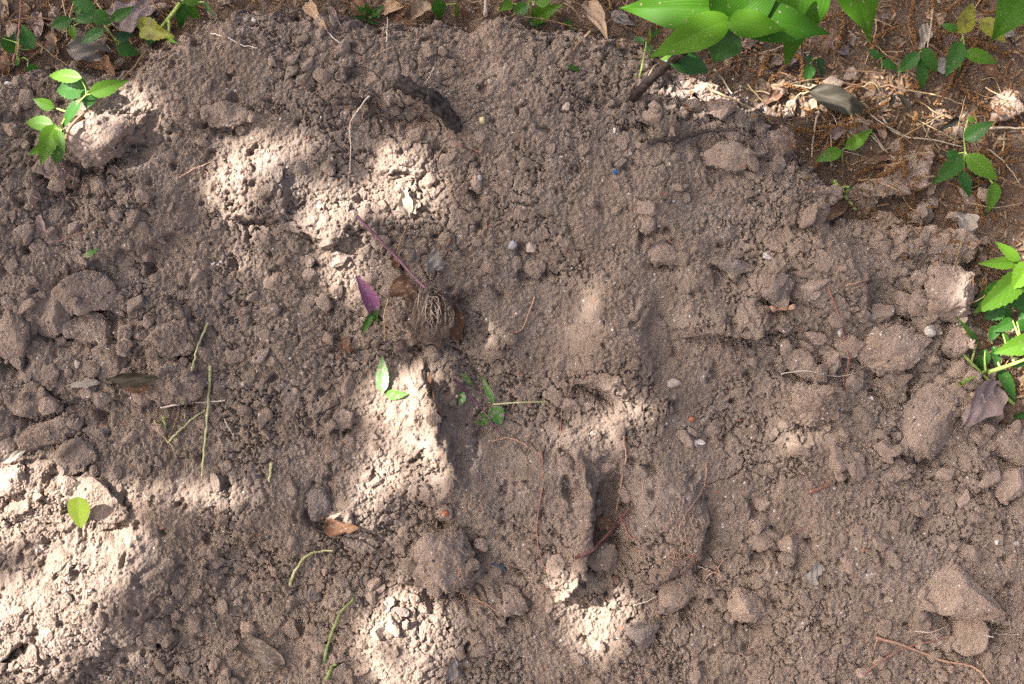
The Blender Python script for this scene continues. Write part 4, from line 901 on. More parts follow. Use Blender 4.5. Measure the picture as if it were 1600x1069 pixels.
# dead leaves
DL = [
 ('grey dead leaf lying flat under the dark-leaved herb', (104, 74), (178, 88), 44, 'grey', dict(prof='rag', h=.02, wave=.08)),
 ('large dull brown leaf half buried behind the herbs', (180, 40), (250, 2), 56, 'mauve', dict(h=.01, prof='broad')),
 ('tan dead leaf standing on edge beside the grey dead leaf', (84, 52), (92, 92), 26, 'tan', dict(h=.02, roll=.9)),
 ('orange-brown dead leaf below the grey dead leaf', (140, 100), (190, 108), 20, 'brown', dict(h=.006)),
 ('rusty leaf edge beside the thin brown upright stick', (2, 84), (14, 120), 22, 'brown', dict(h=.01)),
 ('rounded tan dead leaf among the fine green tuft', (596, 14), (630, 10), 30, 'tan', dict(h=.02, prof='broad', roll=.4)),
 ('pinkish tan leaf curled into a cup behind the brow', (668, 2), (640, 34), 34, 'tan', dict(h=.02, roll=1.0, prof='broad')),
 ('brown curled leaf behind the cup-shaped tan one', (612, 32), (652, 38), 18, 'brown', dict(h=.01, roll=.6)),
 ('long pale brown leaf slanting over the brow of the heap', (918, 4), (950, 62), 30, 'tan', dict(h=.015, roll=.4)),
 ('grey-tan flat leaf at the very edge of the straw', (955, 20), (992, 40), 22, 'grey', dict(h=.01)),
 ('dull dark green leaf with a sharp tip lying in the litter', (1264, 142), (1362, 178), 38, 'dusk', dict(h=.02, prof='lance', wave=.05)),
 ('dark shrivelled leaf pair tip hanging in the litter', (1402, 148), (1428, 180), 14, 'dusk', dict(h=.02, roll=.8)),
 ('small dark shrivelled leaf beside the shrivelled tip', (1396, 148), (1388, 172), 12, 'dusk', dict(h=.02, roll=.8)),
 ('rolled dark leaf with a green end near the five-leaved herb', (1498, 184), (1464, 205), 16, 'dusk', dict(h=.03, roll=1.3)),
 ('brown leaf arched over a gap beside the large angular clod', (1390, 240), (1338, 256), 18, 'brown', dict(h=.02, roll=.5)),
 ('pale papery dead leaf hanging at the top of the big crumbling clod', (1505, 336), (1502, 374), 34, 'pale', dict(h=.02, roll=.6, prof='broad')),
 ('large greyish curled dead leaf beside the green herb stem', (1556, 600), (1502, 668), 54, 'mauve', dict(h=.03, roll=.55, prof='lance', wave=.06)),
 ('pale shrivelled leaf in the sun patch above the purple stem', (630, 292), (636, 338), 26, 'pale', dict(h=.012, roll=.7, prof='rag')),
 ('pale torn leaf scrap joined to the shrivelled leaf', (634, 330), (656, 314), 22, 'pale', dict(h=.008, prof='rag')),
 ('grey curled leaf like a hood beside the root tuft', (666, 408), (696, 418), 44, 'grey', dict(h=.014, roll=1.3, prof='broad')),
 ('rust-brown leaf scrap at the joint of the purple stem', (617, 400), (618, 420), 18, 'brown', dict(h=.014, roll=.5, prof='rag')),
 ('crumpled brown leaf between purple bud and root tuft', (614, 440), (652, 466), 34, 'brown', dict(h=.008, wave=.15, prof='rag')),
 ('thin brown leaf standing on edge along the sunlit ridge', (674, 584), (686, 650), 20, 'brown', dict(h=.010, roll=.3, tilt=1.0)),
 ('rolled dead leaf lying like a scroll among the slabs', (246, 590), (160, 594), 30, 'dusk', dict(h=.012, roll=1.25, wave=.06)),
 ('flat dead leaf tucked before the rolled one', (156, 598), (104, 603), 16, 'grey', dict(h=.006, roll=.5)),
 ('thin brown rolled edge below the scroll-like dead leaf', (240, 606), (186, 608), 16, 'brown', dict(h=.008, roll=.9)),
 ('dark brown leaf scrap standing over the dark rootlet', (512, 822), (562, 824), 28, 'brown', dict(h=.010, roll=.8, prof='broad')),
 ('pale sliver of leaf above the dark brown scrap', (512, 812), (536, 798), 9, 'pale', dict(h=.010)),
 ('grey ribbed leaf half buried in the shaded hollow', (446, 1040), (366, 984), 44, 'ribbed', dict(h=.000, roll=.9, crumple=.22, wave=.05, prof='lance')),
 ('grey leaf standing on edge at the foot of the slope', (700, 1064), (712, 1026), 20, 'grey', dict(h=.012, roll=.5, prof='lance', tilt=.5)),
 ('small pale leaf scrap lying flat on the smooth lower slope', (1262, 912), (1282, 880), 24, 'grey', dict(h=.004, prof='rag')),
 ('withered grey leaf wedged among clods below the overhang', (62, 336), (76, 372), 16, 'mauve', dict(h=.010, roll=.8)),
 ('pale pointed leaf edge beside the sunlit lump', (2, 722), (42, 702), 16, 'pale', dict(h=.010, roll=.6)),
 ('small brown leaf scrap below the purple bud', (530, 534), (552, 548), 22, 'brown', dict(h=.008, roll=.4, prof='broad')),
 ('reddish dead leaf in the hollow behind the twig', (930, 812), (968, 824), 22, 'brown', dict(h=.006, roll=.5)),
 ('broad brown leaf scrap under the root tuft', (690, 470), (722, 540), 40, 'brown', dict(h=-.004, prof='lance', roll=.4)),
 ('pale pink flake of leaf on the sunlit lower slope', (604, 958), (612, 930), 14, 'pale', dict(h=.006, prof='rag')),
]
for lab, b, t, wpx, mt, kw in DL: flat_leaf('dead_leaf', lab, b, t, wpx, mt, cat='dead leaf', **kw)

# ------------------------------------------------------------------ uprooted seedling in the middle
org = at(665, 455, 0.0)
e = obj('uprooted_seedling', None, loc=org, label='uprooted seedling with a purple stem and a tuft of soil-caked roots', cat='seedling')
c = curve([at(558, 338, .022), at(590, 372, .028), at(620, 402, .026), at(640, 425, .028), at(664, 450, .028)], 16)
v, f = tube(c - org, np.linspace(2.8, 2.5, len(c)) * K, 8, .12); obj('stem', mesh('stem', v, f, STEM_PURPLE), e)
v, f = tube(curve([at(619, 398, .026), at(628, 372, .03), at(637, 352, .028)], 8) - org, np.linspace(1.4, 1.2, 9)[:len(curve([at(619, 398), at(628, 372), at(637, 352)], 8))] * K, 6); obj('side_twig', mesh('side_twig', v, f, RUST), e)
p, fcl = clod_shape(4, 77, .3, ax=(31 * K, 40 * K, 17 * K)); nn = p / np.linalg.norm(p, axis=1, keepdims=True)
p = p + nn * (domes3(p, .014, 3) * .55 + domes3(p, .007, 4) * .5 + perlin3(p * 70, 2) * .009)[:, None]
obj('root_ball', mesh('root_ball', p + (at(672, 494, .016) - org), fcl, DARKSOIL), e)
for i in range(40):
    a = rng.uniform(0, 6.28); x0, y0 = 668 + rng.normal() * 9, 462 + rng.normal() * 12
    if i < 28: x1, y1 = x0 + rng.normal() * 18 + 10, y0 + rng.uniform(20, 85)
    else: x1, y1 = x0 + rng.normal() * 22, y0 + rng.normal() * 20 - 8
    h0 = .026; pts = [at(x0, y0, h0), at((x0 + x1) / 2 + rng.normal() * 6, (y0 + y1) / 2 + rng.normal() * 6, .038), at(x1, y1, .026 + .010 * rng.random()), at(x1 + rng.normal() * 8, y1 + 8, .010)]
    c = curve(pts, 14, .0014); v, f = tube(c - org, np.linspace(1.15, .45, len(c)) * K * (1.1 if i < 8 else .7), 5)
    obj('root', mesh('root', v, f, ROOT_DULL), e)
# purple bud
org = at(585, 490, .004); e = obj('purple_bud', None, loc=org, label='folded purple leaf bud on a green stalk with soil on it', cat='bud')
v, f, uv = leaf_shape(np.linalg.norm(at(558, 428, .03) - at(582, 494, .012)), 34 * K, fold=.1, arch=.1, teeth=0, prof='lance', roll=1.0)
obj('bud_leaf', mesh('bud_leaf', orient(v, at(584, 494, .012), at(557, 428, .03), (.3, .2, 1), .2) - org, f, LEAF['purple'], uv=uv), e)
for b, t, wpx in (((584, 486), (563, 526), 12), ((590, 484), (582, 508), 9)):
    v, f, uv = leaf_shape(np.linalg.norm(at(*t) - at(*b)), wpx * K, teeth=0, prof='lance', roll=.8); obj('leaf', mesh('leaf', orient(v, at(*b, .014), at(*t, .008)) - org, f, LEAF['green'], uv=uv), e)
v, f = tube(curve([at(576, 470, .010), at(583, 492, .012), at(588, 500, .004)], 8) - org, 2.6 * K, 6); obj('stalk', mesh('stalk', v, f, STEM_GREEN), e)

# ------------------------------------------------------------------ bark, stems, roots and twigs
def above(c, r):
    for i, q in enumerate(c):
        sc_ = D / (D - q[2]); px, py = 800 + q[0] / K * sc_, 534.5 - q[1] / K * sc_
        c[i, 2] = max(q[2], surf(px, py) + r * .5)
    c[1:-1, 2] = np.maximum(c[1:-1, 2], (c[:-2, 2] + c[2:, 2]) / 2)
    return c
def strand(name, label, pts, r, mat, cat, group=None, h=0.0035, sides=6, taper=.6, jit=.0005, n=18, branches=()):
    P = [at(*(q if len(q) == 3 else (*q, h))) for q in pts]; org = P[0]
    c = above(curve(P, n, jit), r * K)
    lead = tube(c - org, np.linspace(r, r * taper, len(c)) * K, sides, .15)
    if not branches:
        return obj(name, mesh(name, lead[0], lead[1], mat), loc=org, label=label, cat=cat, group=group)
    e = obj(name, None, loc=org, label=label, cat=cat, group=group); obj('main_strand', mesh('main_strand', lead[0], lead[1], mat), e)
    for bp in branches:
        c = above(curve([at(*q, h) for q in bp], 10, jit), r * K * .5); v, f = tube(c - org, np.linspace(r * .7, r * .35, len(c)) * K, 5, .1); obj('branch', mesh('branch', v, f, mat), e)
    return e
org = at(628, 128, .004)
c = curve([at(622, 124, .012), at(650, 142, .020), at(672, 150, .022), at(698, 178, .019), at(720, 208, .006)], 30)
v, f = tube(c - org, np.interp(np.linspace(0, 1, len(c)), [0, .08, .3, .5, .7, .92, 1], [9, 14, 9, 12, 17, 9, 2]) * K * np.repeat(rng.uniform(.8, 1.2, 40), 1)[:len(c)], 22, .22)
c0 = np.repeat(c - org, 22, 0); c0 = np.concatenate([c0, c[:1] - org, c[-1:] - org]); rid = np.tile(rng.uniform(.65, 1.25, 22), len(c)); rid = np.concatenate([rid, [1, 1]])
v = c0 + (v - c0) * rid[:, None] * np.array([1, 1, .6])
v = v + np.stack([perlin3(v * 120, 1), perlin3(v * 120 + 9, 2), perlin3(v * 120 + 20, 3)], 1) * .004 + np.stack([perlin3(v * 420, 1), perlin3(v * 420 + 9, 2), perlin3(v * 420 + 20, 3)], 1) * .0014
obj('bark_piece', mesh('bark_piece', v, f, BARK), loc=org, label='bent black piece of rotten bark sunk in the upper heap', cat='bark')
strand('twig', 'thin rough dark twig lying across clods under the broad-leaved plant', [(1012, 222), (1062, 216), (1100, 206), (1150, 202)], 4.2, TWIG_DARK, 'twig', branches=[[(1060, 216), (1050, 232), (1046, 240)], [(1085, 224), (1098, 258)]], jit=.0012, h=.006)
strand('twig', 'dark red bare stem crossing the green sprig in the hollow', [(708, 592, .012), (728, 612, .014), (760, 648, .014), (784, 682, .008)], 2.6, STEM_PURPLE, 'twig')
strand('twig', 'short dark forked twig above the rounded crumbly clod', [(258, 470, .01), (280, 476, .014), (290, 500, .012), (302, 536, .006)], 3.6, TWIG_DARK, 'twig', branches=[[(280, 476), (292, 470)]], jit=.001)
strand('twig', 'red-brown woody twig lying over the dark crevice', [(900, 872, .014), (935, 848, .018), (960, 822, .018), (985, 792, .012)], 3.0, ROOT_RED, 'twig', branches=[[(970, 808), (985, 840), (1000, 840)], [(930, 850), (950, 838), (975, 800)]], h=.012, taper=.4)
strand('twig', 'short brown twig stub on the open slope below the bark', [(710, 226), (730, 231), (752, 238)], 2.4, ROOT_RED, 'twig')
strand('twig', 'short red-brown twig stub on the lower slope', [(1262, 770), (1278, 764), (1294, 759)], 3.0, ROOT_RED, 'twig')
strand('twig', 'brown twig running up from the lime sprig to the yellowing leaf', [(103, 218, .012), (112, 196, .02), (150, 160, .022), (200, 116, .018), (228, 80, .014)], 2.6, STEM_BROWN, 'twig')
strand('twig', 'thin brown upright stick beside the dark green herb leaves', [(20, 106, .0), (27, 70, .03), (32, 30, .06), (33, -5, .08)], 2.6, ROOT_RED, 'twig')
strand('twig', 'flat brown wood splinter below the white-flecked grey clod', [(1200, 484), (1236, 480)], 6, ROOT, 'twig', h=.005)
GR_ = [
 ('long jointed green-yellow grass stem beside the white bare stalk', [(330, 572), (326, 630), (320, 690), (315, 745)], 2.5, STEM_DRYGREEN),
 ('short bent green-yellow stem above the lumpy clod', [(324, 505), (310, 540), (299, 580)], 2.0, STEM_DRYGREEN),
 ('white bare stalk with a knot lying across the grass stems', [(254, 636), (300, 629), (352, 626)], 1.9, ROOT_PALE),
 ('straw-coloured cut stem leaning on the long grass stem', [(262, 692), (290, 664), (320, 640)], 2.1, STEM_DRYGREEN),
 ('thin tan stem crossing the foot of the straw-coloured stem', [(241, 656), (254, 680), (272, 702)], 1.6, STRAW),
 ('stubby green shoot between the cut stems', [(256, 652), (258, 670), (256, 684)], 2.6, STEM_GREEN),
 ('short green stub under the white bare stalk', [(290, 634), (289, 654)], 2.2, STEM_DRYGREEN),
 ('brown stub under the straw-coloured stem', [(284, 640), (264, 684)], 1.7, STEM_BROWN),
 ('pale split green stem standing alone below the grass stems', [(424, 724), (421, 754)], 2.8, STEM_DRYGREEN),
 ('curved pale green stem arching in the shaded hollow', [(453, 914), (462, 890), (480, 868), (500, 861), (520, 861)], 2.6, STEM_DRYGREEN),
 ('long green grass blade rising in the shaded hollow', [(506, 1038), (516, 996), (532, 958), (553, 936)], 2.8, STEM_GREEN),
 ('green stem base below the long green grass blade', [(510, 1062), (518, 1044), (528, 1034)], 3.4, STEM_GREEN),
 ('thick green cut stem lying at the brim by the paired lime leaves', [(1303, 284), (1318, 304), (1338, 328)], 4.2, STEM_GREEN),
 ('thin tan stem standing before the purple bud', [(606, 468, .012), (600, 498, .014), (602, 532, .008)], 1.5, STRAW),
]
for lab, pts, r, mt in GR_: strand('grass_stem', lab, pts, r * 1.0, GRASS if mt is STEM_GREEN and r < 4 else mt, 'stem', h=.006, group='cut stems lying on the heap')
RT = [
 ('pale hooked rootlet hanging on the upper heap', [(577, 150), (560, 172), (547, 195), (548, 230), (547, 266)], 1.6, ROOT_PALE, ()),
 ('pale rootlet lying along the brow of the heap', [(330, 52), (352, 58), (378, 70), (402, 76)], 1.5, ROOT_PALE, ()),
 ('grey rootlet dangling on the brow of the heap', [(496, 24), (508, 44), (524, 62), (540, 76)], 1.6, ROOT_PALE, ()),
 ('bent orange rootlet on the middle slope', [(836, 464), (826, 490), (814, 516), (795, 519)], 1.6, ROOT, ()),
 ('thin pinkish rootlet below the bent orange one', [(899, 583), (890, 612), (878, 640), (874, 700)], 1.1, ROOT_RED, ()),
 ('long red root running down the smooth broken slab', [(847, 704), (848, 750), (840, 810), (840, 848), (852, 892)], 2.1, ROOT_RED, ()),
 ('tan root hanging down beside the ragged rooty lump', [(974, 682), (978, 716), (970, 760), (961, 802)], 2.2, ROOT, ()),
 ('branching pale rootlet on the ragged edge of the lump', [(1104, 722), (1102, 755), (1088, 780), (1070, 806)], 1.3, ROOT, ([(1102, 756), (1086, 752), (1072, 766)], [(1100, 758), (1110, 760)])),
 ('long orange root lying over the foot of the slope', [(1368, 995), (1400, 1004), (1440, 1020), (1480, 1034), (1516, 1040), (1534, 1052), (1548, 1072)], 3.2, ROOT, ([(1372, 996), (1366, 1014)],)),
 ('thin red-brown root crossing under the long orange root', [(1348, 1056), (1376, 1034), (1410, 1014), (1450, 1002), (1484, 995)], 2.0, ROOT_RED, ()),
 ('pale rootlet below the squared end of the slab', [(1430, 986), (1454, 988), (1482, 978)], 1.2, ROOT_PALE, ([(1454, 988), (1470, 1004), (1486, 1022)],)),
 ('wiry grey rootlet beside the squared end of the slab', [(1532, 992), (1560, 990), (1592, 992)], 1.2, ROOT_PALE, ([(1576, 968), (1580, 990)],)),
 ('tiny orange knotted root above the egg-shaped clod', [(1104, 902), (1116, 894), (1128, 902), (1122, 888), (1134, 872)], 1.6, ROOT, ()),
 ('white rootlet beside the tiny orange knotted root', [(1088, 884), (1100, 888), (1110, 892)], 1.3, ROOT_PALE, ()),
 ('thin white rootlet across the top of the flat round clod', [(990, 946), (1010, 940), (1026, 932)], 1.2, ROOT_PALE, ()),
 ('red-brown root wandering down from the dark bulge', [(1288, 434), (1302, 470), (1314, 510), (1320, 560), (1318, 600)], 2.2, ROOT_RED, ()),
 ('tan root hanging beside the loaf-shaped clod', [(1332, 530), (1328, 562), (1324, 588)], 1.7, ROOT, ()),
 ('thin pale rootlet bridging below the loaf-shaped clod', [(1220, 584), (1262, 580), (1300, 588), (1338, 584)], 1.1, ROOT_PALE, ()),
 ('orange rootlets bunched on the bulge', [(1322, 446), (1346, 440), (1366, 434)], 1.3, ROOT, ([(1330, 452), (1350, 444), (1364, 424)],)),
 ('tan stem hanging over the big crumbling clod', [(1502, 376), (1496, 400), (1488, 424)], 1.5, STRAW, ()),
 ('brown looping stem by the button of the herb', [(1550, 402), (1536, 440), (1524, 464), (1510, 476)], 1.3, STEM_BROWN, ()),
 ('dark rootlet trailing past the brown leaf scrap', [(484, 820), (500, 830), (530, 838), (566, 846), (600, 866)], 2.0, TWIG_DARK, ()),
 ('fine tan rootlet tangle beside the pale angular clod', [(736, 934), (760, 944), (782, 962)], 1.0, ROOT, ([(744, 942), (770, 948)], [(740, 930), (764, 952), (778, 970)])),
 ('red rootlet standing out below the curved stem', [(420, 874), (430, 898), (440, 916)], 1.3, ROOT_RED, ()),
 ('faint rootlet along the foot of the bulge', [(1240, 832), (1260, 826), (1278, 822)], 1.3, ROOT_RED, ()),
 ('brown rootlet under the sunlit overhang', [(275, 280), (300, 266), (328, 254)], 1.4, ROOT, ()),
 ('short pale rootlet on the blocky clod', [(150, 530), (160, 540), (172, 547)], 1.0, ROOT_PALE, ()),
 ('pale rootlet on the smooth soil beside the long stem', [(350, 654), (358, 670), (366, 682)], 1.2, ROOT_PALE, ()),
 ('thin tan rootlet behind the dead leaf below the overhang', [(88, 378), (120, 366), (160, 352)], 1.1, ROOT_RED, ()),
 ('rootlet dangling under the overhanging lump', [(172, 236), (180, 254), (192, 270)], 1.5, ROOT, ()),
 ('curled red rootlet below the green sprig', [(770, 690), (790, 684), (812, 690), (826, 700)], 1.5, ROOT, ()),
 ('fine rootlet over the dark bark piece', [(678, 106), (670, 122), (664, 132)], 1.2, ROOT_PALE, ()),
 ('rootlets on the brow above the bark', [(580, 90), (598, 80), (612, 74)], 1.4, ROOT, ([(596, 96), (612, 90)],)),
 ('dry stem sticking up from the brow of the heap', [(604, 66, .004), (605, 46, .02), (605, 24, .03)], 1.5, ROOT_PALE, ()),
 ('pale thick stump of stem behind the brow of the heap', [(759, 24, 0), (759, 10, .02), (759, -8, .04)], 5, ROOT_PALE, ()),
 ('dry reddish stem crossing the rounded light green leaves', [(800, 26, .03), (850, 30, .045), (894, 42, .02)], 1.8, STEM_BROWN, ()),
 ('tan stem leaning over the brow below the pale brown leaf', [(890, 84, .006), (930, 52, .02), (968, 18, .04)], 2.4, STEM_BROWN, ()),
]
for lab, pts, r, mt, br in RT: strand('rootlet', lab, pts, r * .82, mt, 'root', h=.005, branches=br)
# ragged hair roots on the lump edges: counted as one mass
hr = []
for cx, cy, n, sx, sy in ((1072, 845, 40, 16, 30), (1055, 870, 30, 22, 16), (110, 285, 25, 25, 20), (690, 935, 12, 30, 8), (720, 890, 10, 6, 22), (630, 180, 16, 40, 8), (360, 270, 14, 20, 16)):
    for _ in range(n):
        x, y = cx + rng.normal() * sx, cy + rng.normal() * sy; a = rng.normal() * .6 + 1.4; l = rng.uniform(8, 22)
        c = curve([at(x, y, .004), at(x + l * .5 * math.cos(a) + rng.normal() * 2, y + l * .5 * math.sin(a), .009), at(x + l * math.cos(a), y + l * math.sin(a), .006)], 6)
        hr.append(tube(c, .5 * K, 4))
v, f, _ = merge(hr); obj('hair_roots', mesh('hair_roots', v, f, ROOT), loc=(0, 0, 0), label='fine hair roots fringing the broken edges of the soil', cat='roots', kind='stuff')

# ------------------------------------------------------------------ stones, shells, chips
def chip(label, px, py, rx, ry, mat, rot=0, name='pebble', cat='pebble', h=.6, angular=.8, group=None):
    p, f = clod_shape(2, int(px + py), angular, rough=.08, ax=(rx * K, ry * K, min(rx, ry) * K * h))
    o = obj(name, mesh(name, p, f, mat, smooth=False if angular > .85 else True), label=label, cat=cat, group=group)
    put(o, at(px, py, min(rx, ry) * K * h * .4), Matrix.Rotation(-math.radians(rot), 4, 'Z'))
for a in [
 ('white shard lying by the dark herb at the heap brim', 14, 131, 12, 5, SHELL, 5, 'shell_chip', 'chip', .4, .9),
 ('little white flake beside the white shard', 24, 124, 5, 3, SHELL, -20, 'shell_chip', 'chip', .5, .9),
 ('white broken chip pair on the shaded slope above the forked twig', 333, 412, 5, 4, SHELL, 0, 'shell_chip', 'chip', .6, .9),
 ('twin of the white broken chip above the forked twig', 343, 413, 5, 6, SHELL, 30, 'shell_chip', 'chip', .6, .9),
 ('white shell fragment below an orange crumb', 1091, 693, 10, 6, SHELL, 15, 'shell_chip', 'chip', .4, .9),
 ('white pebble above the dark crumbly clod', 1313, 516, 6, 10, PALE_STONE, 10, 'pebble', 'pebble', .7, .6),
 ('white stone chip set in the buff clod', 1453, 516, 9, 11, PALE_STONE, 30, 'pebble', 'pebble', .8, .95),
 ('flat pale chip beside the tan hanging root', 938, 711, 9, 3, PEBBLE, 0, 'shell_chip', 'chip', .5, .9),
 ('small yellow stone beside the bark piece', 754, 188, 6, 8, plain('yellow_stone', (.5, .42, .2), (.62, .54, .3)), 0, 'pebble', 'pebble', .8, .7),
 ('pale blue-grey pebble above the flat oval clod', 802, 382, 7, 8, PEBBLE_GREY, 0, 'pebble', 'pebble', .7, .7),
 ('whitish gritty pebble beside the pale blue-grey one', 829, 386, 9, 9, PEBBLE, 0, 'pebble', 'pebble', .7, .8),
 ('shiny grey chip on the smooth clod of the upper slope', 749, 278, 4, 5, PEBBLE_GREY, 0, 'shell_chip', 'chip', .7, .8),
 ('tiny white grain near the tiny blue scrap', 960, 203, 3, 4, SHELL, 0, 'shell_chip', 'chip', .8, .7),
 ('tiny white grain with a red crumb next to it', 985, 240, 3, 3, SHELL, 0, 'shell_chip', 'chip', .8, .7),
 ('tiny deep blue scrap on the open slope', 961, 269, 4, 4, BLUE, 20, 'plastic_scrap', 'scrap', .6, .9),
 ('smooth beige pebble at the foot of the overhang', 1053, 599, 14, 9, PEBBLE, -10, 'pebble', 'pebble', .7, .5),
 ('orange brick crumb above the white shell fragment', 1080, 656, 5, 6, BRICK, 0, 'brick_crumb', 'brick crumb', .7, .8),
 ('rust-red core showing in a small clod', 696, 802, 6, 5, BRICK, 0, 'brick_crumb', 'brick crumb', 1.6, .6),
 ('white flint chip beside the white-flecked grey clod', 1199, 400, 10, 5, SHELL, 20, 'shell_chip', 'chip', .6, .9),
 ('dark blue-grey scrap pressed into the lower slope', 782, 886, 12, 5, plain('slate_scrap', (.05, .06, .08), (.09, .10, .13)), 40, 'plastic_scrap', 'scrap', .4, .8),
 ('pale stone under the shade of the broad leaves', 1107, 70, 8, 8, SHELL, 0, 'pebble', 'pebble', .8, .5),
 ('white chip on the lower slope above the slab', 1557, 847, 4, 4, SHELL, 0, 'shell_chip', 'chip', .6, .9),
 ('white chip next to the small bright chip above the slab', 1586, 848, 5, 3, SHELL, 10, 'shell_chip', 'chip', .6, .9),
 ('white grit on the knuckle-like clod', 1362, 624, 4, 4, SHELL, 10, 'shell_chip', 'chip', .6, .9),
 ('white grit in the sunlit gully by the crumbly jutting clod', 1223, 600, 4, 3, SHELL, 10, 'shell_chip', 'chip', .6, .9),
 ('grey flat pebble on the sunlit lower slope beside the pale pink flake', 622, 956, 15, 9, GREYROCK, 10, 'pebble', 'pebble', .45, .8),
 ('cream pebble on the shaded slope beside the grass stems', 380, 600, 4, 6, PEBBLE, 10, 'pebble', 'pebble', .7, .6),
 ('cream pebble among the slabs by the rolled leaf', 122, 569, 6, 7, PEBBLE, 10, 'pebble', 'pebble', .7, .7),
 ('pale grit clinging to the upper slope by the bark', 765, 128, 5, 4, PEBBLE, 10, 'pebble', 'pebble', .7, .7),
 ('cream grain on the brow of the heap', 462, 118, 5, 5, PEBBLE, 0, 'pebble', 'pebble', .7, .6),
 ('pale cube of stone on the slope below the brow', 884, 167, 6, 7, PEBBLE, 20, 'pebble', 'pebble', .8, .9),
 ('white grit at the crown of the heap', 397, 33, 6, 5, SHELL, 0, 'shell_chip', 'chip', .8, .8)]:
    chip(a[0], a[1], a[2], a[3], a[4], a[5], a[6], a[7], a[8], a[9], a[10])
# scattered grit, too small to pick apart
gp = []
for _ in range(260):
    px, py = rng.uniform(0, 1600), rng.uniform(60, 1069); r = rng.uniform(.5, 1.6) * K
    if line_dist(np.array([px], np.float32), np.array([py], np.float32), EDGE)[1][0] < 0: continue
    gp.append((ICO[0][0] * r * rng.uniform(.6, 1.3, 3) + at(px, py, r * .6), ICO[0][1]))
v, f, _ = merge(gp); obj('white_grit', mesh('white_grit', v, f, SHELL, smooth=False), loc=(0, 0, 0), label='tiny pale mineral grit sprinkled over the soil', cat='grit', kind='stuff')

# ------------------------------------------------------------------ litter on the bank: straw, catkins, leaf bits
def in_litter(px, py):
    d, s, _ = line_dist(np.array([px], np.float32), np.array([py], np.float32), EDGE); return float(d[0] * s[0]) < 2
def spot(x0, x1, y0, y1):
    while True:
        px, py = rng.uniform(x0, x1), rng.uniform(y0, y1)
        if in_litter(px, py): return px, py
k = 0
while k < 110:
    px, py = spot(960, 1610, -10, 560) if k < 95 else spot(0, 300, -10, 110)
    a = rng.uniform(0, 3.14) if rng.random() < .5 else rng.normal() * .35 + .5; l = rng.uniform(25, 95); ca, sa = math.cos(a) * l / 2, math.sin(a) * l / 2
    if not (in_litter(px - ca, py - sa) and in_litter(px + ca, py + sa)): k += .15; k = k if k % 1 else k; continue
    k = int(k) + 1
    mt, lab = [(STRAW, 'dry golden straw stem near the %s'), (STRAW_PALE, 'pale bleached straw stem near the %s'), (RUST, 'thin rust-brown dry stem near the %s')][int(rng.choice(3, p=[.4, .18, .42]))]
    h = rng.uniform(.003, .018)
    strand('straw_stem', lab % mark(px, py), [(px - ca, py - sa, h), (px + rng.normal() * 5, py + rng.normal() * 5, h + .004), (px + ca, py + sa, h - .002)], rng.uniform(.8, 1.6), mt, 'straw', 'dry stems near the ' + mark(px, py), n=8, jit=.0006, sides=5)
for lab, pts, r, mt in [
 ('long pale curved twig lying over the rust catkins', [(1378, 182), (1392, 204), (1420, 214), (1460, 218), (1502, 230)], 2.0, STRAW_PALE),
 ('straight pale twig running out beyond the five-leaved herb', [(1545, 200), (1605, 200)], 2.4, STRAW_PALE),
 ('pale stick standing by the paired lime leaves', [(1279, 172), (1272, 205), (1268, 246)], 2.0, STRAW_PALE),
 ('pale stick crossing toward the arched brown leaf', [(1362, 212), (1380, 232), (1398, 248)], 1.8, STRAW_PALE),
 ('pale upright straw beside the rust catkin', [(1458, 14, .03), (1454, 44, .02), (1450, 74, .01)], 2.0, STRAW_PALE),
 ('golden straw slanting below the broad-leaved plant', [(1112, 142), (1150, 158), (1204, 186)], 2.2, STRAW),
 ('golden straw crossing below the broad-leaved plant', [(1168, 132), (1186, 152), (1206, 172)], 2.0, STRAW),
 ('bleached kinked straw by the sunlit clod', [(1116, 108), (1130, 126), (1144, 148)], 2.4, STRAW_PALE),
 ('pale thread-like straw beside the dark leaning stem', [(1008, 130, .01), (1022, 104, .02), (1040, 96, .025)], 1.2, STRAW_PALE),
 ('bleached straw at the foot of the dark leaning stem', [(1012, 128, .008), (1030, 110, .02), (1046, 96, .02)], 1.2, STRAW_PALE),
 ('straw stem tipped against the brow leaves', [(880, 4, .03), (900, 18, .03), (908, 34, .02)], 1.8, STRAW),
]: strand('straw_stem', lab, pts, r, mt, 'straw', 'dry stems in the litter', h=.012, n=10)
for i in range(44):   # rust-brown beaded catkins
    px, py = spot(1110, 1600, -5, 330) if i > 4 else [(1196, 100), (1480, 130), (1430, 40), (1310, 145), (1380, 195)][i]
    a = rng.uniform(0, 3.14); l = rng.uniform(35, 85); P = [at(px - math.cos(a) * l / 2, py - math.sin(a) * l / 2, .012), at(px + rng.normal() * 8, py + rng.normal() * 8, .018), at(px + math.cos(a) * l / 2, py + math.sin(a) * l / 2, .010)]
    c = curve(P, 26); org = c[0]; parts = [(lambda q: (q[0], tri(q[1])))(tube(c - org, .9 * K, 4))]
    for q in c:
        for _ in range(5):
            d = rng.normal(size=3); d /= np.linalg.norm(d); parts.append((ICO[0][0] * rng.uniform(1.2, 2.3) * K + (q - org) + d * 2.6 * K + rng.normal(size=3) * .0006, ICO[0][1]))
    v, f, _ = merge(parts); obj('catkin', mesh('catkin', v, f, CATKIN), loc=org, label='rust-brown beaded dry catkin near the %s' % mark(px, py), cat='catkin', group='dry catkins near the ' + mark(px, py))
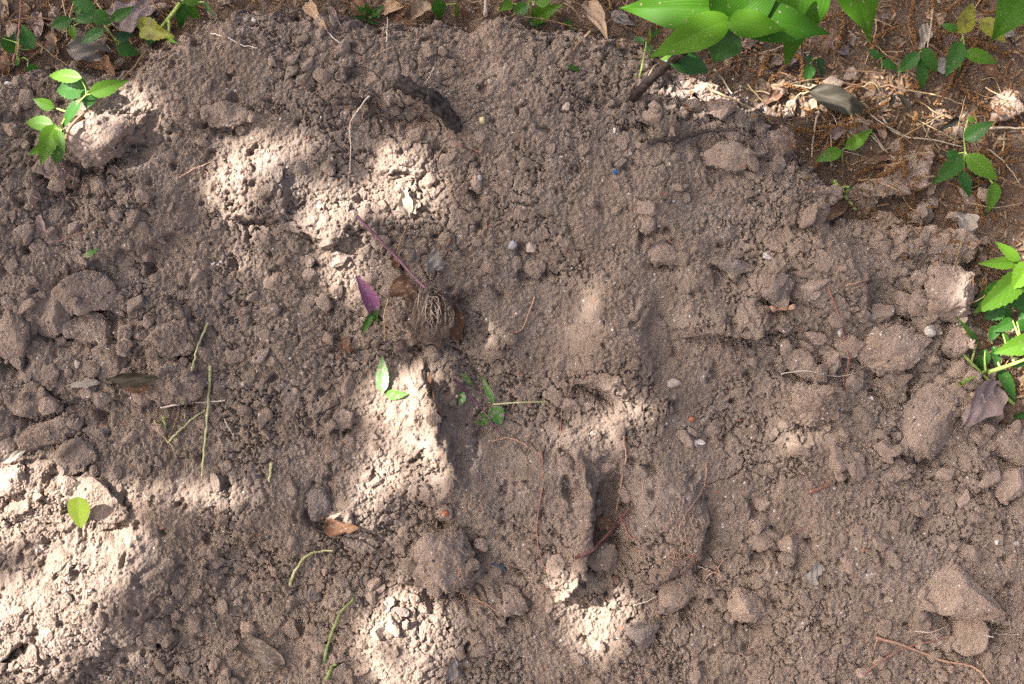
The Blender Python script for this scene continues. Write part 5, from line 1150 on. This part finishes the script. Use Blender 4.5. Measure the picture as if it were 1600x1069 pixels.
for i in range(51):
    px, py = spot(1110, 1600, -5, 620) if i < 28 else spot(0, 280, -5, 105) if i < 46 else spot(330, 960, -8, 30)
    a = rng.uniform(0, 6.28); l = rng.uniform(22, 48); mt = ['tan', 'brown', 'grey', 'mauve', 'brown'][int(rng.integers(5))]
    wrd = {'tan': 'tan', 'brown': 'brown', 'grey': 'greyish', 'mauve': 'purplish brown', 'pale': 'pale'}[mt]
    flat_leaf('dead_leaf', 'small %s dead leaf in the litter by the %s' % (wrd, mark(px, py)), (px, py), (px + l * math.cos(a), py + l * math.sin(a)), l * rng.uniform(.4, .65), mt, h=.006, group='small dead leaves by the ' + mark(px, py), cat='dead leaf', roll=rng.uniform(.2, 1.0), wave=.06, prof=['ovate', 'lance', 'rag'][i % 3])
for i in range(34):
    px, py = spot(1110, 1600, 20, 620) if i < 16 else spot(0, 260, 10, 112)
    o = obj('soil_clod', PROTO[i % 14], label='dark clod lying out in the litter by the %s' % mark(px, py), cat='clod', group='litter clods by the ' + mark(px, py)); s = rng.uniform(8, 17) * K
    put(o, at(px, py, s * .2), Matrix.Rotation(i * 1.7, 4, 'Z'), (s, s * .9, s * .8))
lp = []
LX = rng.uniform(-10, 1610, 17000); LY = rng.uniform(-15, 660, 17000); LD, LS, _q = line_dist(LX.astype(np.float32), LY.astype(np.float32), EDGE)
for px, py, lsd in zip(LX, LY, LD * LS):   # chaff and scraps: one mass
    if (300 < px < 930 and py > 50) or lsd > (2 + rng.exponential(14) if px > 900 else 2): continue
    a = rng.uniform(0, 6.28); l = (2 + 9 * rng.random() ** 2.5) * K; w = min(l * .6, rng.uniform(.5, 2.2) * K); z = rng.uniform(.0, .010)
    b = np.array([(-l, -w, 0), (l, -w * .4, 0), (l * .8, w, 0), (-l * .9, w * .8, 0), (-l, -w, -.0012), (l, -w * .4, -.0012), (l * .8, w, -.0012), (-l * .9, w * .8, -.0012)])
    b[:, 2] += rng.normal(size=8) * .0008 + b[:, 0] * rng.normal() * .35
    ca, sa = math.cos(a), math.sin(a); b = np.stack([b[:, 0] * ca - b[:, 1] * sa, b[:, 0] * sa + b[:, 1] * ca, b[:, 2]], 1)
    b = b + rng.normal(size=(8, 3)) * .0004
    lp.append((b + at(px, py, z), np.array([(0, 1, 2, 3), (7, 6, 5, 4), (0, 4, 5, 1), (1, 5, 6, 2), (2, 6, 7, 3), (3, 7, 4, 0)])))
third = len(lp) // 3
for i, (nm, mt, lab) in enumerate((('rust_chaff', CATKIN, 'rust-brown chaff and catkin scales covering the bank'), ('straw_chaff', STRAW_DULL, 'broken straw and golden chaff over the bank'), ('leaf_litter', RUST, 'crumbled brown leaf litter over the bank'))):
    v, f, _ = merge(lp[i * third:(i + 1) * third]); obj(nm, mesh(nm, v, f, mt, smooth=False), loc=(0, 0, 0), label=lab, cat='litter', kind='stuff')

# ------------------------------------------------------------------ unseen tree beside the heap, its crown shaped to leave the sun patches
SUNS = [ # sunlit patches on the slope: x, y, rx, ry, rot, share of the sun let through
 (120, 950, 150, 78, -30, 1.0), (18, 785, 62, 62, 0, 1.0), (112, 785, 80, 30, 8, 1.0), (315, 784, 130, 32, 2, .72), (200, 1010, 70, 45, 0, .7), (30, 1040, 60, 30, 0, .35),
 (650, 665, 58, 88, -10, 1.0), (690, 738, 55, 22, 0, .8), (585, 798, 34, 40, 20, .8), (640, 1010, 55, 85, 5, .85), (930, 965, 46, 44, 0, .75), (790, 940, 45, 24, 0, .3), (720, 1050, 60, 40, 0, .35),
 (632, 268, 58, 50, 0, 1.0), (645, 335, 55, 34, 0, .6), (515, 340, 72, 38, 8, .8), (378, 290, 58, 48, 0, .8), (210, 268, 75, 30, -10, .35), (440, 215, 85, 38, 0, .42), (430, 400, 90, 45, 0, .42),
 (550, 455, 65, 60, 0, .42), (745, 490, 50, 60, 0, .35), (965, 500, 55, 100, 0, .32), (910, 665, 75, 50, 0, .5), (1000, 660, 55, 80, 0, .38), (1230, 690, 95, 46, 0, .3), (1250, 590, 60, 34, 0, .3), (720, 400, 60, 60, 0, .18),
 (1075, 130, 50, 28, 0, 1.0), (1440, 600, 70, 40, 0, .15), (1420, 270, 80, 45, -20, .15),
 (1300, 118, 165, 52, 8, 1.0), (1500, 130, 80, 60, 0, .6), (165, 178, 88, 44, 0, .85), (1600, 330, 90, 60, 0, .5), (1640, 485, 130, 120, 0, 1.0), (930, 40, 60, 30, 0, .4), (220, 60, 90, 45, 0, .3),
]
def openness(px, py):
    o = 0.0
    for cx, cy, rx, ry, rot, k_ in SUNS:
        a = math.radians(rot); c, s = math.cos(a), math.sin(a); dx, dy = px - cx, py - cy
        q = ((dx * c + dy * s) / rx) ** 2 + ((-dx * s + dy * c) / ry) ** 2
        if q < 1.0: o = max(o, k_)
    return o
cl = []; tgt = []
bl, bf_, buv = leaf_shape(1.0, 0.62, fold=.15, arch=.08, teeth=0, ns=5, nt_=1)
DEPTH0 = 5.6
for n in range(27000):
    px, py = rng.uniform(-600, 2200), rng.uniform(-500, 1600)
    inside = -150 < px < 1750 and -150 < py < 1220
    L = rng.uniform(.045, .085); rr = .40 * L / K
    if inside:
        if max(openness(px + math.cos(q) * rr, py + math.sin(q) * rr) for q in np.arange(0, 6.28, .785)) >= .75: op = 1.0 if openness(px, py) >= .9 or rng.random() < .93 else .5
        else: op = openness(px, py)
    else: op = 0.9 if perlin(np.array([px / 150.]), np.array([py / 150.]), 3)[0] > .28 else 0.0
    if op > 0 and rng.random() > -math.log(max(min(op, 1), .01)) / DEPTH0: continue
    t = rng.uniform(3.4, 4.8); g = np.array([(px - 800) * K, (534.5 - py) * K, 0.0]); c = g + S_LOC * t
    up = S_LOC + rng.normal(size=3) * .4; x = rng.normal(size=3)
    cl.append((orient(bl * L - np.array([L * .5, 0, 0]), c, c + x, up), bf_, buv)); tgt.append(c)
v, f, uv = merge(cl); tgt = np.array(tgt)
tb = np.array([-4.6, 1.6, 0.0]); tb[2] = float(ground_w_world(np.array(tb[0]), np.array(tb[1])))
te = bpy.data.objects.new('shade_tree', None); col.objects.link(te); te.location = tb
tag(te, 'leafy tree out of view off the heap, its crown shaped to dapple it with shade', 'tree', None, None)
wv = world(v) - tb
obj('crown', mesh('crown', wv, f, LEAF['canopy'], uv=uv), te)
topc = world(np.array([tgt.mean(0)]))[0] - tb
hd = np.array([topc[0] * .2, topc[1] * .2, max(1.6, topc[2] * .85)])
c = curve([np.array([0, 0, -.1]), hd * np.array([.2, .3, .45]), hd], 14); vv, ff = tube(c, np.linspace(.11, .07, len(c)), 12, .1); obj('trunk', mesh('trunk', vv, ff, TRUNK), te)
for (px, py) in ((-250, 1000), (850, -150), (480, 560), (800, 850), (1150, 350), (1500, 820), (-250, 500), (1900, 400)):
    endp = world(np.array([[(px - 800) * K, (534.5 - py) * K, 0]]) + S_LOC * 4.6)[0] - tb
    c = curve([hd * .97, hd * .6 + endp * .4 + np.array([0, 0, .18]), endp], 12); vv, ff = tube(c, np.linspace(.035, .007, len(c)), 7, .1); obj('limb', mesh('limb', vv, ff, TRUNK), te)
